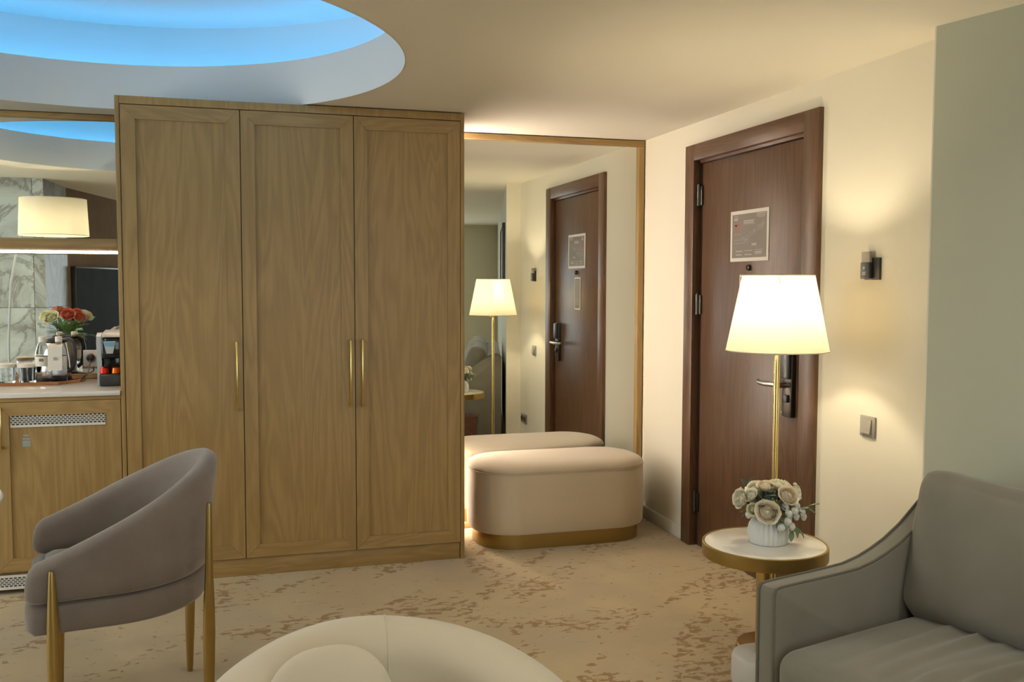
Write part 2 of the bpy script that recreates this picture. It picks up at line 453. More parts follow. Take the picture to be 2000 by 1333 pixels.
# dining end and the wall behind the camera, each with a window
def wall_with_hole(name, axis, c0, c1, a0, a1, h0, h1, z0, z1, mat):
    m = MB()
    def b(u0, u1, za, zb):
        if axis == 'x': m.box(c0, c1, u0, u1, za, zb)
        else: m.box(u0, u1, c0, c1, za, zb)
    b(a0, h0, 0, ZC); b(h1, a1, 0, ZC); b(h0, h1, 0, z0); b(h0, h1, z1, ZC)
    return struct(m.build(name, mat))
wall_with_hole('wall_far_left', 'x', X0 - 0.13, X0, 1.25, Y1, 2.4, 5.0, 0.3, 2.28, M['cream'])
wall_with_hole('wall_near', 'y', Y0 - 0.13, Y0, -0.9, X1, -0.5, 2.9, 0.3, 2.28, M['cream'])
def window(name, axis, c, a0, a1, z0, z1):
    fr = MB(); wdt = 0.05
    def b(m, u0, u1, za, zb, t=0.03):
        if axis == 'x': m.box(c - t, c + t, u0, u1, za, zb)
        else: m.box(u0, u1, c - t, c + t, za, zb)
    b(fr, a0, a0 + wdt, z0, z1); b(fr, a1 - wdt, a1, z0, z1); b(fr, a0, a1, z0, z0 + wdt); b(fr, a0, a1, z1 - wdt, z1)
    o = struct(fr.build(name, M['white_plastic']))
    mu = MB(); mid = (a0 + a1) / 2; b(mu, mid - 0.03, mid + 0.03, z0, z1); mu.build('mullion', M['white_plastic'], o)
    for u0, u1 in ((a0 + wdt, mid - 0.03), (mid + 0.03, a1 - wdt)):
        g = MB(); b(g, u0, u1, z0 + wdt, z1 - wdt, 0.004); g.build('pane', M['sky_pane'], o)
window('window_1', 'y', Y0 - 0.07, -0.5, 2.9, 0.3, 2.28)
window('window_2', 'x', X0 - 0.07, 2.4, 5.0, 0.3, 2.28)
# skirting along the right wall, both sides of the door
struct(MB().box(XR - 0.014, XR, DFY, YB, 0, 0.078, bevel=0.004).build('baseboard_right', M['skirting']))
struct(MB().box(XR - 0.014, XR, 2.80, DNY, 0, 0.078, bevel=0.004).build('baseboard_right_near', M['skirting']))

# unseen round ceiling lights, added to brighten the seating from overhead
for i, (dx, dy, where) in enumerate(((0.95, 1.75, 'over the tub chair'), (1.95, 1.35, 'over the sofa'), (-0.55, 1.55, 'between camera and barrel chair'), (0.4, -0.2, 'above the camera'), (1.9, -0.4, 'over the far sofa end'))):
    dl = thing('added_ceiling_light', 'added round white fill light, out of view ' + where, 'ceiling light', (dx, dy, ZC - 0.001), 0, 'added fill lights over the seating')
    rr_ = [[(q * math.cos(2 * PI * k / 40), q * math.sin(2 * PI * k / 40), z) for k in range(40)] for q, z in ((0.115, 0), (0.14, 0), (0.14, -0.006), (0.118, -0.008))]
    MB().rings(rr_ + [rr_[0]], True, False, False).build('trim_ring', M['white_plastic'], dl)
    MB().lathe([(0.1145, -0.003), (0.1145, 0.0)], 40).build('diffuser', M['added_downlight'], dl)
    l = bpy.data.lights.new('added_downlight', 'AREA'); l.shape = 'DISK'; l.size = 0.26; l.energy = 3.7; l.color = (1.0, 0.95, 0.84); l.spread = R(150)
    lo_ = bpy.data.objects.new('added_downlight', l); C.objects.link(lo_); lo_.parent = dl; lo_.location = (0, 0, -0.009)

# ------------------------------------------------------------------ entrance door
door = struct(MB().box(XR + 0.018, XR + 0.06, 3.712, 4.705, 0.006, 2.122, bevel=0.002).build('door_1', M['door_z']), 'dark-stained wooden entrance door in a wide frame')
def dpart(name, mat, *d, bevel=0.002): return MB().box(*d, bevel=bevel).build(name, mat, door)
dpart('casing_upright', M['door_z'], XR - 0.022, XR + 0.03, 4.738, DFY, 0, DZ)
dpart('casing_upright', M['door_z'], XR - 0.022, XR + 0.03, DNY, 3.692, 0, DZ)
dpart('casing_head', M['door_y'], XR - 0.022, XR + 0.03, 3.692, 4.738, 2.142, DZ)
dpart('jamb', M['door_shade'], XR + 0.028, XR + 0.10, 4.712, 4.80, 0, 2.20)
dpart('jamb', M['door_shade'], XR + 0.028, XR + 0.10, 3.61, 3.706, 0, 2.20)
dpart('jamb_head', M['door_y'], XR + 0.008, XR + 0.10, 3.70, 4.72, 2.127, 2.20)
for z in (0.25, 1.353, 1.95):
    h = MB(); h.tube([(XR + 0.004, 4.722, z - 0.055), (XR + 0.004, 4.722, z + 0.055)], 0.011, 14)
    h.box(XR + 0.006, XR + 0.019, 4.695, 4.722, z - 0.052, z + 0.052, bevel=0.001)
    hg = h.build('hinge', M['gunmetal'], door)
    MB().lathe([(0.008, 0), (0.008, 0.006), (0.003, 0.011)], 12, (XR + 0.004, 4.722, z + 0.0555)).build('hinge_tip', M['gunmetal'], hg)
pk = MB(); pk.rings([[(XR + xx, 4.203 + rr * math.cos(a), 1.549 + rr * math.sin(a)) for a in [2 * PI * i / 20 for i in range(20)]] for xx, rr in ((0.018, 0.016), (0.008, 0.016), (0.006, 0.013), (0.009, 0.009), (0.012, 0.006))])
pk.build('peephole', M['gunmetal'], door)
lp = dpart('lock_plate', M['gunmetal'], XR - 0.006, XR + 0.018, 3.772, 3.850, 0.852, 1.155, bevel=0.004)
MB().box(XR - 0.022, XR - 0.006, 3.776, 3.846, 1.03, 1.152, bevel=0.006).build('reader_head', M['black'], lp)
hd = MB(); hd.tube([(XR - 0.004, 3.812, 1.0), (XR - 0.05, 3.812, 1.0)], 0.012, 14)
hd.tube([(XR - 0.05, 3.80, 1.001), (XR - 0.055, 3.86, 1.002), (XR - 0.057, 3.92, 0.999), (XR - 0.052, 3.975, 0.999), (XR - 0.036, 4.01, 1.004)], [0.011, 0.0115, 0.012, 0.011, 0.009], 14)
hd.build('handle', M['steel'], lp)
MB().box(XR - 0.016, XR - 0.006, 3.795, 3.828, 0.92, 0.955, bevel=0.003).build('thumb_turn', M['black'], lp)
for zz in (1.015, 0.872): MB().lathe([(0.004, 0), (0.004, 0.003)], 10, (0, 0, 0)).build('screw', M['steel'], lp, loc=(XR - 0.0075, 3.845, zz)).rotation_euler = (0, R(-90), 0)

# evacuation plan and hanging notice on the door
XP = XR + 0.0175
def sheet(name, label, y0, y1, z0, z1, border, cat):
    o = thing(name, label, cat, (XP, (y0 + y1) / 2, z0))
    hw, h = (y1 - y0) / 2, z1 - z0
    MB().box(-0.003, 0, -hw, hw, 0, h).build('card', M['white_card'], o, smooth=0)
    MB().box(-0.0037, -0.003, -hw + border, hw - border, border, h - border).build('print_field', M['plan_grey'], o, smooth=0)
    return o, hw, h
ev, hw, h = sheet('evacuation_plan', 'grey evacuation plan with white border on the dark door', 4.023, 4.387, 1.581, 1.837, 0.018, 'plan')
def marks(name, mat, rects, parent, hw, h, x=-0.0042):
    m = MB()
    for a0, a1, b0, b1 in rects:   # fractions, from the viewer's left and from the top
        m.box(x, x + 0.0004, hw - 2 * hw * a1, hw - 2 * hw * a0, h * (1 - b1), h * (1 - b0))
    return m.build(name, mat, parent, smooth=0)
rnd = random.Random(3)
rc = [(0.10, 0.20, 0.10, 0.11), (0.10, 0.22, 0.13, 0.14), (0.10, 0.2, 0.155, 0.19), (0.36, 0.64, 0.20, 0.222), (0.36, 0.62, 0.235, 0.255), (0.36, 0.66, 0.265, 0.275),
      (0.70, 0.93, 0.085, 0.105), (0.70, 0.92, 0.125, 0.14), (0.72, 0.90, 0.155, 0.165), (0.1, 0.3, 0.46, 0.465), (0.1, 0.45, 0.575, 0.58), (0.1, 0.5, 0.635, 0.64), (0.58, 0.70, 0.655, 0.70)]
rc += [(0.16, 0.34, 0.79, 0.81), (0.16, 0.32, 0.86, 0.88), (0.40, 0.60, 0.785, 0.80), (0.40, 0.58, 0.86, 0.88), (0.66, 0.86, 0.78, 0.79), (0.66, 0.84, 0.815, 0.845), (0.66, 0.84, 0.86, 0.87)]
for k in range(22):      # the slanting floor plan
    a = 0.38 + 0.024 * k; b = 0.60 - 0.014 * k + rnd.uniform(-0.02, 0.02)
    rc += [(a, a + 0.004, b - 0.07, b + 0.05), (a, a + 0.03, b, b + 0.005), (a, a + 0.026, b - 0.06, b - 0.055)]
marks('plan_lines', M['plan_light'], rc, ev, hw, h)['kind'] = 'stuff'
marks('plan_heading_red', M['plan_red'], [(0.13, 0.17, 0.27, 0.40), (0.13, 0.27, 0.27, 0.30), (0.19, 0.24, 0.32, 0.38)], ev, hw, h)
marks('plan_symbols', M['plan_cyan'], [(0.32, 0.35, 0.53, 0.555), (0.62, 0.65, 0.39, 0.44), (0.44, 0.455, 0.56, 0.60)], ev, hw, h)['kind'] = 'stuff'
nt, hw, h = sheet('door_notice', 'narrow white-bordered notice on the door, half hidden by the lampshade', 4.165, 4.290, 1.27, 1.514, 0.012, 'notice')
marks('notice_lines', M['plan_light'], [(0.2, 0.8, 0.10 + 0.055 * k, 0.12 + 0.055 * k) for k in range(14)], nt, hw, h)

# key-card switch, light switch, double socket on the right wall
kc = thing('key_card_switch', 'black key card holder with a card on the cream wall', 'switch', (XR, 3.215, 1.485))
MB().box(-0.012, 0, -0.045, 0.045, 0, 0.088, bevel=0.002).build('plate', M['black'], kc)
MB().box(-0.034, -0.012, -0.010, 0.043, 0.004, 0.070, bevel=0.004).build('card_slot', M['black'], kc)
MB().box(-0.030, -0.016, -0.008, 0.041, 0.060, 0.112, bevel=0.001).build('key_card', M['grey_plastic'], kc)
mk = MB(); mk.box(-0.0346, -0.034, 0.008, 0.030, 0.020, 0.024); mk.box(-0.0346, -0.034, 0.008, 0.028, 0.027, 0.031); mk.lathe([(0.006, 0), (0.006, 0.0005)], 14, (0, 0, 0))
for vtx in mk.bm.verts:
    if vtx.co.x > -0.03: vtx.co = Vector((-0.034 - vtx.co.z, 0.019 + vtx.co.x, 0.047 + vtx.co.y))
mk.build('printed_mark', M['plan_light'], kc, smooth=0)
ls = thing('light_switch', 'square warm grey light switch on the cream wall beside the door', 'switch', (XR, 3.222, 0.852))
MB().box(-0.010, 0, -0.046, 0.046, 0, 0.085, bevel=0.003).build('plate', M['grey_plastic'], ls)
rk = MB(); rk.prism([(-0.010, 0.014), (-0.022, 0.016), (-0.014, 0.072), (-0.010, 0.073)], 'y', -0.030, 0.030); rk.build('rocker', M['grey_plastic'], ls)
so = thing('wall_socket', 'grey double socket low on the cream wall, seen in the tall mirror', 'socket', (XR, 2.93, 0.225))
MB().box(-0.010, 0, -0.08, 0.08, 0, 0.085, bevel=0.003).build('plate', M['grey_plastic'], so)
for yy in (-0.04, 0.04):
    MB().lathe([(0.026, 0), (0.026, 0.006), (0.021, 0.006), (0.020, 0.002)], 20).build('outlet', M['gunmetal'], so, loc=(-0.010, yy, 0.0425)).rotation_euler = (0, R(-90), 0)

# ------------------------------------------------------------------ mirrors
mi = thing('wall_mirror', 'tall oak-framed mirror behind the blush ottoman', 'mirror', (1.80, YB, 0))
B('mirror_glass', M['mirror'], mi, -0.63, 0.600, 0.0, 0.010, 0.03, 2.32)
B('top_rail', M['oak_x'], mi, -0.645, 0.635, -0.022, 0.011, 2.313, 2.347, bevel=0.002)
B('bottom_rail', M['oak_x'], mi, -0.645, 0.595, -0.022, 0.011, 0.0, 0.034, bevel=0.002)
B('stile', M['oak_z'], mi, 0.596, 0.632, -0.022, 0.011, 0.0, 2.312, bevel=0.002)
mk_ = thing('kitchenette_mirror', 'wide oak-framed mirror above the white kitchenette worktop', 'mirror', (-1.40, YB, 0.957))
B('mirror_glass', M['mirror'], mk_, -0.80, 0.858, 0.0, 0.010, 0.0, 1.37)
B('top_rail', M['oak_x'], mk_, -0.83, 0.858, -0.022, 0.011, 1.362, 1.390, bevel=0.002)
B('bottom_rail', M['oak_x'], mk_, -0.83, 0.858, -0.018, 0.011, 0.0, 0.024, bevel=0.002)
B('stile', M['oak_z'], mk_, -0.83, -0.796, -0.022, 0.011, 0.0, 1.362, bevel=0.002)

# ------------------------------------------------------------------ wardrobe
WX0, WX1, WT = -0.539, 1.145, 2.346
wd = thing('wardrobe', 'tall oak wardrobe with three panelled doors reaching the ceiling', 'wardrobe', ((WX0 + WX1) / 2, YW, 0))
ox = (WX0 + WX1) / 2
def wb(name, mat, x0, x1, y0, y1, z0, z1, parent=wd, bevel=0.0015): return B(name, mat, parent, x0 - ox, x1 - ox, y0, y1, z0, z1, bevel=bevel)
DEP = YB - YW - 0.006
wb('side_panel', M['oak_z'], WX0, WX0 + 0.0195, 0.0, DEP, 0, WT)
wb('side_panel', M['oak_z'], WX1 - 0.0195, WX1, 0.0, DEP, 0, WT)
wb('top_fascia', M['oak_z'], WX0 + 0.020, WX1 - 0.020, 0.001, DEP, 2.3085, WT)
wb('plinth', M['oak_x'], WX0 + 0.020, WX1 - 0.0225, 0.014, 0.034, 0, 0.089)
wb('carcass', M['oak_dark'], WX0 + 0.021, WX1 - 0.021, 0.026, DEP, 0.0895, 2.308)
def shaker_door(parent, x0, x1, z0, z1, fw, handle_x=None, hz=(0.838, 1.181), off=0.0):
    """door mesh is the recessed panel; stiles and rails are its parts"""
    o = parent
    d = B('door', M['oak_z'], o, x0 + fw - 0.012, x1 - fw + 0.012, 0.0095, 0.020, z0 + fw - 0.012, z1 - fw + 0.012)
    m = lambda nm, mat, poly: MB().prism(poly, 'y', 0.0, 0.022).build(nm, mat, d)
    e = 0.0006
    m('stile', M['oak_z'], [(x0, z0), (x0 + fw - e, z0 + fw), (x0 + fw - e, z1 - fw), (x0, z1)])
    m('stile', M['oak_z'], [(x1, z0), (x1, z1), (x1 - fw + e, z1 - fw), (x1 - fw + e, z0 + fw)])
    m('rail', M['oak_x'], [(x0 + e, z0), (x1 - e, z0), (x1 - fw, z0 + fw - e), (x0 + fw, z0 + fw - e)])
    m('rail', M['oak_x'], [(x0 + e, z1), (x0 + fw, z1 - fw + e), (x1 - fw, z1 - fw + e), (x1 - e, z1)])
    if handle_x is not None:
        hb = MB(); hb.box(handle_x - 0.006, handle_x + 0.006, -0.034, -0.024, hz[0], hz[1], bevel=0.003)
        for z in (hz[0] + 0.008, hz[1] - 0.008): hb.tube([(handle_x, -0.027, z), (handle_x, 0.001, z)], 0.006, 10)
        hb.build('handle', M['gold_pale'], d)
    return d
for xa, xb, hx in ((-0.516, 0.0235, -0.006), (0.0275, 0.572, 0.548), (0.576, 1.1225, 0.608)):
    shaker_door(wd, xa - ox, xb - ox, 0.0935, 2.3045, 0.066, hx - ox)
st = B('light_strip', M['led_warm'], wd, WX1 - ox + 0.0005, WX1 - ox + 0.0015, DEP - 0.06, DEP - 0.02, 0.03, 2.31)
st['label'] = 'warm light strip down the back edge of the wardrobe side'

# ------------------------------------------------------------------ kitchenette
def base_cabinet(label, x0, x1, visible):
    o = thing('base_cabinet', label, 'cabinet', ((x0 + x1) / 2, YW, 0)); hw = (x1 - x0) / 2
    B('carcass', M['oak_z'], o, -hw + 0.001, hw - 0.001, 0.024, DEP, 0.02, 0.929)
    B('fascia', M['oak_x'], o, -hw + 0.001, hw - 0.001, 0.004, 0.0235, 0.912, 0.929)
    d = shaker_door(o, -hw + 0.002, hw - 0.002, 0.112, 0.910, 0.064, -hw + 0.034 if visible else hw - 0.034, (0.692, 0.890))
    def grille(parent, xa, xb, za, zb, y, rows, name, margin):
        B(name + '_backing', M['oak_dark'], parent, xa, xb, y + 0.003, y + 0.005, za, zb)
        g = MB(); g.box(xa, xb, y - 0.001, y + 0.004, za, za + margin); g.box(xa, xb, y - 0.001, y + 0.004, zb - margin, zb)
        rh = (zb - za - 2 * margin) / rows; pitch = 0.0185
        for r_ in range(rows):
            z = za + margin + r_ * rh
            if r_: g.box(xa, xb, y, y + 0.004, z - rh * 0.22, z + rh * 0.22)
            x = xa + (pitch / 2 if r_ % 2 else 0.0)
            while x < xb:
                g.box(max(xa, x), min(xb, x + 0.006), y, y + 0.004, z, z + rh); x += pitch
        return g.build(name, M['white_plastic'], parent, smooth=0)
    grille(d, -hw + 0.07, hw - 0.07, 0.792, 0.846 + 0.012, 0.004, 5, 'vent_grille', 0.011)
    grille(o, -hw + 0.002, hw - 0.002, 0.026, 0.094, 0.012, 5, 'plinth_grille', 0.012)
    return o, d, hw
cab, cdoor, hwc = base_cabinet('oak kitchenette cabinet with white vent grille next to the wardrobe', -1.090, -0.5405, True)
stk = MB(); sx0 = -1.090 + hwc
stk.box(-0.968 - sx0 , -0.945 - sx0, 0.0088, 0.0094, 0.748, 0.757); stk.box(-0.972 - sx0, -0.940 - sx0, 0.0088, 0.0094, 0.732, 0.741)
stk.box(-0.972 - sx0, -0.938 - sx0, 0.0088, 0.0094, 0.700, 0.728)
s_ = stk.build('sticker', M['sticker'], cdoor, smooth=0); s_['label'] = 'small blue-grey sticker'
base_cabinet('oak kitchenette cabinet under the worktop, at the far left', -1.642, -1.0925, False)
wt = B('worktop', M['quartz'], None, -1.65, -0.541, YW - 0.012, YB - 0.001, 0.931, 0.9545, bevel=0.003)
tag(wt, 'white polished stone worktop over the oak cabinets', 'worktop')
sh = B('wall_shelf', M['oak_x'], None, -1.65, -0.541, 4.832, YB - 0.002, 1.631, 1.673, bevel=0.0015)
tag(sh, 'oak shelf across the mirror with a light strip beneath', 'shelf')
lsx = B('light_strip', M['led_shelf'], sh, -1.64, -0.545, 5.385, 5.408, 1.622, 1.6309); lsx['label'] = 'glowing warm light strip'
WZ = 0.9547
# tray with glasses, bottles, card
ty0, ty1 = 5.150, 5.428
tr = thing('serving_tray', 'brown wooden tray holding glasses and water bottles', 'tray', (-1.15, (ty0 + ty1) / 2, WZ))
th = (ty1 - ty0) / 2
poly = [(-0.38, -th), (0.28, -th), (0.366, -th + 0.10), (0.366, th), (-0.38, th)]
MB().prism(poly, 'z', 0.0, 0.007).build('base', M['tray'], tr)
def rim(pts, name='rim'):
    m = MB(); rings = []
    inn = 0.95
    lo = [(x, y, 0.0) for x, y in pts]; hi = [(x * 1.012, y * 1.03, 0.016) for x, y in pts]
    hi2 = [(x * 0.99, y * 0.97, 0.016) for x, y in pts]; lo2 = [(x * 0.975, y * 0.94, 0.0072) for x, y in pts]
    m.rings([lo, hi, hi2, lo2], True, False, False); return m.build(name, M['tray'], tr)
rim(poly)
def tumbler(x, y, label):
    o = thing('tumbler', label, 'glass', (x, y, WZ + 0.0075), group='covered glasses on the tray')
    MB().lathe([(0.038, 0.0), (0.041, 0.006), (0.044, 0.085), (0.0425, 0.085), (0.039, 0.012), (0.0, 0.011)][:5] , 32).build('glass_body', M['glass'], o)
    MB().lathe([(0.048, 0.080), (0.049, 0.097), (0.040, 0.100)], 32).build('paper_cover', M['white_card'], o)
tumbler(-1.115, 5.225, 'short clear glass with white paper cover at the left photo edge')
tumbler(-1.018, 5.222, 'short clear glass with white paper cover beside the water bottle')
def bottle(x, y, label):
    o = thing('water_bottle', label, 'bottle', (x, y, WZ + 0.0075), group='water bottles on the tray')
    MB().lathe([(0.020, 0.004), (0.030, 0.0), (0.034, 0.010), (0.035, 0.05), (0.0325, 0.055), (0.035, 0.062), (0.035, 0.13), (0.034, 0.15), (0.026, 0.185), (0.014, 0.205), (0.0135, 0.218)], 32,
               flute=lambda a, z: 1 + 0.02 * math.cos(10 * a) * (1 if z < 0.06 else 0)).build('bottle_body', M['water_bottle'], o)
    MB().lathe([(0.0165, 0.206), (0.0165, 0.230), (0.0145, 0.233)], 24, flute=lambda a, z: 1 + 0.02 * math.cos(24 * a)).build('cap', M['white_plastic'], o)
    MB().lathe([(0.0356, 0.085), (0.0356, 0.135)], 32, cap0=False, cap1=False).build('label_band', M['white_card'], o)
    lm = MB(); lm.grid(lambda u, v: (0.036 * math.cos(R(-90) + (u - 0.5) * 0.6), 0.036 * math.sin(R(-90) + (u - 0.5) * 0.6), 0.11 + 0.014 * v), 4, 1); lm.build('label_mark', M['plan_grey'], o)
    return o
bottle(-0.944, 5.205, 'clear water bottle next to the covered glasses')
bottle(-0.868, 5.205, 'clear water bottle behind the white folded card')
tc = thing('tent_card', 'white folded card leaning in front of the water bottle', 'card', (-0.876, 5.160, WZ + 0.073))
# the card hangs round the bottle neck: a front face and a folded top
cm = MB(); cm.prism([(-0.012, -0.0), (-0.010, -0.0), (0.004, 0.118), (0.002, 0.119)], 'x', -0.036, 0.030); cm.build('front_leaf', M['white_card'], tc)
cm = MB(); cm.prism([(0.002, 0.119), (0.004, 0.117), (0.034, 0.130), (0.032, 0.132)], 'x', -0.036, 0.030); cm.build('folded_top', M['white_card'], tc)
cm = MB(); cm.box(-0.010, 0.006, -0.0085, -0.0075, 0.05, 0.066); pm = cm.build('printed_mark', M['sticker'], tc); 

# kettle
kt = thing('electric_kettle', 'steel and black electric kettle behind the bottles', 'kettle', (-0.905, 5.336, WZ + 0.0075)); kt.scale = (0.9, 0.9, 0.9)
MB().lathe([(0.078, 0), (0.082, 0.006), (0.082, 0.022), (0.074, 0.028)], 40).build('power_base', M['black'], kt)
MB().lathe([(0.074, 0.028), (0.076, 0.04), (0.070, 0.12), (0.060, 0.19), (0.055, 0.215)], 40).build('body', M['steel'], kt)
MB().lathe([(0.055, 0.2155), (0.057, 0.222), (0.05, 0.238), (0.02, 0.246), (0.014, 0.256), (0.004, 0.259)], 40).build('lid', M['black'], kt)
MB().tube([(0.045, -0.02, 0.232), (0.075, -0.03, 0.236), (0.098, -0.038, 0.215), (0.106, -0.042, 0.17), (0.104, -0.042, 0.115), (0.094, -0.038, 0.07), (0.070, -0.03, 0.05)], [0.012, 0.013, 0.014, 0.014, 0.013, 0.012, 0.011], 14).build('handle', M['black'], kt)
sm = MB(); sm.prism([(-0.045, 0.17), (-0.085, 0.214), (-0.05, 0.214)], 'y', -0.016, 0.016); sm.build('spout', M['steel'], kt)
MB().tube([(0.07, -0.03, 0.010), (0.10, -0.06, 0.006), (0.14, -0.05, 0.010), (0.165, 0.0, 0.03), (0.170, 0.05, 0.07), (0.170, 0.078, 0.103)], 0.0042, 8).build('cord', M['black'], kt)
MB().rings([[(0.170 + rr * math.cos(a), yy, 0.120 + rr * math.sin(a)) for a in [2 * PI * i / 20 for i in range(20)]] for yy, rr in ((0.074, 0.009), (0.078, 0.017), (0.086, 0.022), (0.1125, 0.022))]).build('plug', M['black'], kt)
sk = thing('worktop_socket', 'white wall socket on the kitchenette mirror with a black plug', 'socket', (-0.690, YB - 0.0005, WZ + 0.065))
MB().box(-0.10, 0.042, -0.009, 0, 0, 0.088, bevel=0.003).build('plate', M['white_plastic'], sk)
for xx in (-0.062, 0.008): MB().lathe([(0.024, 0), (0.024, 0.003), (0.021, 0.003), (0.02, 0.0005)], 20).build('outlet', M['plan_light'], sk, loc=(xx, -0.0085, 0.044)).rotation_euler = (R(90), 0, 0)

# coffee machine
cf = thing('coffee_machine', 'black and silver capsule coffee machine against the wardrobe side', 'coffee machine', (-0.612, 5.04, WZ))
sd = MB(); sd.prism([(0.035, 0), (0.25, 0), (0.25, 0.235), (0.23, 0.255), (0.06, 0.262), (0.025, 0.245), (0.018, 0.215), (0.035, 0.10)], 'x', -0.062, -0.040)
sd.build('side_frame', M['silver_plastic'], cf)
B('body', M['dark_gloss'], cf, -0.0395, 0.058, 0.05, 0.245, 0.0, 0.235, bevel=0.006)
B('brew_head', M['dark_gloss'], cf, -0.0395, 0.058, 0.005, 0.06, 0.135, 0.240, bevel=0.012, seg=3)
B('drip_tray', M['black'], cf, -0.046, 0.060, -0.03, 0.05, 0.0, 0.062, bevel=0.008)
lv = MB(); lv.prism([(0.0, 0.242), (0.03, 0.262), (0.16, 0.272), (0.16, 0.262), (0.04, 0.248)], 'x', -0.034, 0.05); lv.build('lever', M['silver_plastic'], cf)
em = MB(); em.prism([(-0.014, 0.160), (0.016, 0.160), (0.030, 0.222), (-0.028, 0.222)], 'y', 0.002, 0.0045); e1 = em.build('emblem', M['silver_plastic'], cf)
em = MB(); em.prism([(-0.020, 0.195), (0.022, 0.195), (0.026, 0.217), (-0.024, 0.217)], 'y', 0.0010, 0.0019); em.build('emblem_field', M['emblem_blue'], e1)
for i, (xx, mt, lab) in enumerate(((-0.022, 'capsule_red', 'red'), (0.030, 'capsule_orange', 'orange'))):
    o = tag(MB().lathe([(0.021, 0), (0.023, 0.003), (0.019, 0.028), (0.012, 0.034), (0.004, 0.036)], 24).build('coffee_capsule', M[mt]), lab + ' coffee capsule on the black drip tray', 'capsule', 'coffee capsules')
    o.location = (-0.612 + xx, 5.03, WZ + 0.0622)

# ------------------------------------------------------------------ ottoman
ot = thing('ottoman', 'long rounded blush fabric ottoman with brass plinth before the mirror', 'ottoman', (1.765, 5.145, 0))
def stadium(hl, hd, r, z, n=14):
    pts = []
    for cx, cy, a0 in ((hl - r, hd - r, 0), (-(hl - r), hd - r, 90), (-(hl - r), -(hd - r), 180), (hl - r, -(hd - r), 270)):
        for k in range(n): 
            a = R(a0 + 90 * k / (n - 1)); pts.append((cx + r * math.cos(a), cy + r * math.sin(a), z))
    return pts
HL, HD, RR = 0.515, 0.268, 0.235
MB().rings([stadium(HL - 0.028, HD - 0.028, RR - 0.02, z) for z in (0.0, 0.002, 0.080)]).build('plinth', M['gold'], ot)
prof = [(-0.03, 0.081), (-0.008, 0.086), (0.0, 0.10), (0.003, 0.2), (0.003, 0.32), (0.0, 0.40), (-0.004, 0.421)]
MB().rings([stadium(HL + o_, HD + o_, RR + o_, z) for o_, z in prof]).build('upholstered_body', M['blush'], ot)
prof = [(-0.005, 0.4215), (0.0, 0.428), (-0.001, 0.438), (-0.010, 0.452), (-0.03, 0.465), (-0.07, 0.474), (-0.12, 0.478), (-0.2, 0.480), (-0.228, 0.480)]
MB().rings([stadium(HL + o_, HD + o_, RR + o_, z) for o_, z in prof]).build('top_cushion', M['blush'], ot, smooth=60)
seam = stadium(HL + 0.0005, HD + 0.0005, RR, 0.4235)
MB().tube(seam + [seam[0]], 0.0022, 6, False).build('piping', M['blush'], ot)

# ------------------------------------------------------------------ flower helpers
def petal(m, a0, wid, rk, hk, z0, curl, close, rot, c, nu=6, nv=5, ruff=0.0):
    def f(u, v):
        uu = (u - 0.5) * 2
        ww = wid * (0.35 + 0.65 * math.sin(PI * min(v * 0.62 + 0.08, 1)))
        a = a0 + uu * ww
        ro = 0.22 + 0.78 * math.sin(v * PI / 2 * 0.92); ri = 0.40 + 0.60 * math.sin(PI * (0.15 + 0.72 * v))
        r = rk * (ro * (1 - close) + ri * close) + curl * max(0, v - 0.6) ** 2 + ruff * v * math.sin(uu * 5 + a0 * 3)
        z = z0 + hk * (v ** 1.15) * (1 - 0.13 * uu * uu * v) - curl * 0.9 * max(0, v - 0.75) ** 2
        return rot @ Vector((r * math.cos(a), r * math.sin(a), z)) + c
    m.grid(f, nu, nv)
def rose(name, rad, pos, direc, mat, parent, rnd, layers=6, ball=False):
    m = MB(); rot = Vector(direc).to_track_quat('Z', 'Y').to_matrix(); c = Vector(pos)
    for k in range(layers):
        q = (k + 1) / layers; n = 3 + (k + 1) // 2
        for i in range(n):
            petal(m, 2 * PI * i / n + k * 0.9 + rnd.uniform(-.2, .2), 2.3 / (n ** 0.6), rad * (0.14 + 0.86 * q) * rnd.uniform(.93, 1.07), rad * (1.10 - 0.20 * q ** 2) * rnd.uniform(.92, 1.08), -rad * 0.55,
                  rad * 1.1 * q * q, (1 - q) ** 0.6 * (1.0 if not ball else 1.0) if not ball else 1.0, rot, c, ruff=rad * 0.045)
    core = [(0.1, -.6), (.66, -.45), (.84, -.05), (.72, .36), (.36, .62), (.05, .70)] if ball else [(.12, -.5), (.62, -.4), (.74, -.08), (.56, .17), (.28, .34), (.03, .40)]
    m.lathe([(a_ * rad, b_ * rad) for a_, b_ in core], 12)
    for vtx in list(m.bm.verts)[-72:]: vtx.co = rot @ vtx.co + c
    return m.build(name, mat, parent, smooth=60, weld=False)
def leaf_mesh(name, mat, parent, ln=0.04, wd_=0.018):
    m = MB()
    def f(u, v):
        x = v * ln; wv = wd_ / 2 * math.sin(PI * min(1, v * 0.94 + 0.03)) ** 0.8
        s = (u - 0.5) * 2
        return (x, s * wv, 0.18 * wd_ * abs(s) - 0.35 * ln * (v ** 2) * 0.6)
    m.grid(f, 4, 5); return m.build(name, mat, parent, smooth=60)

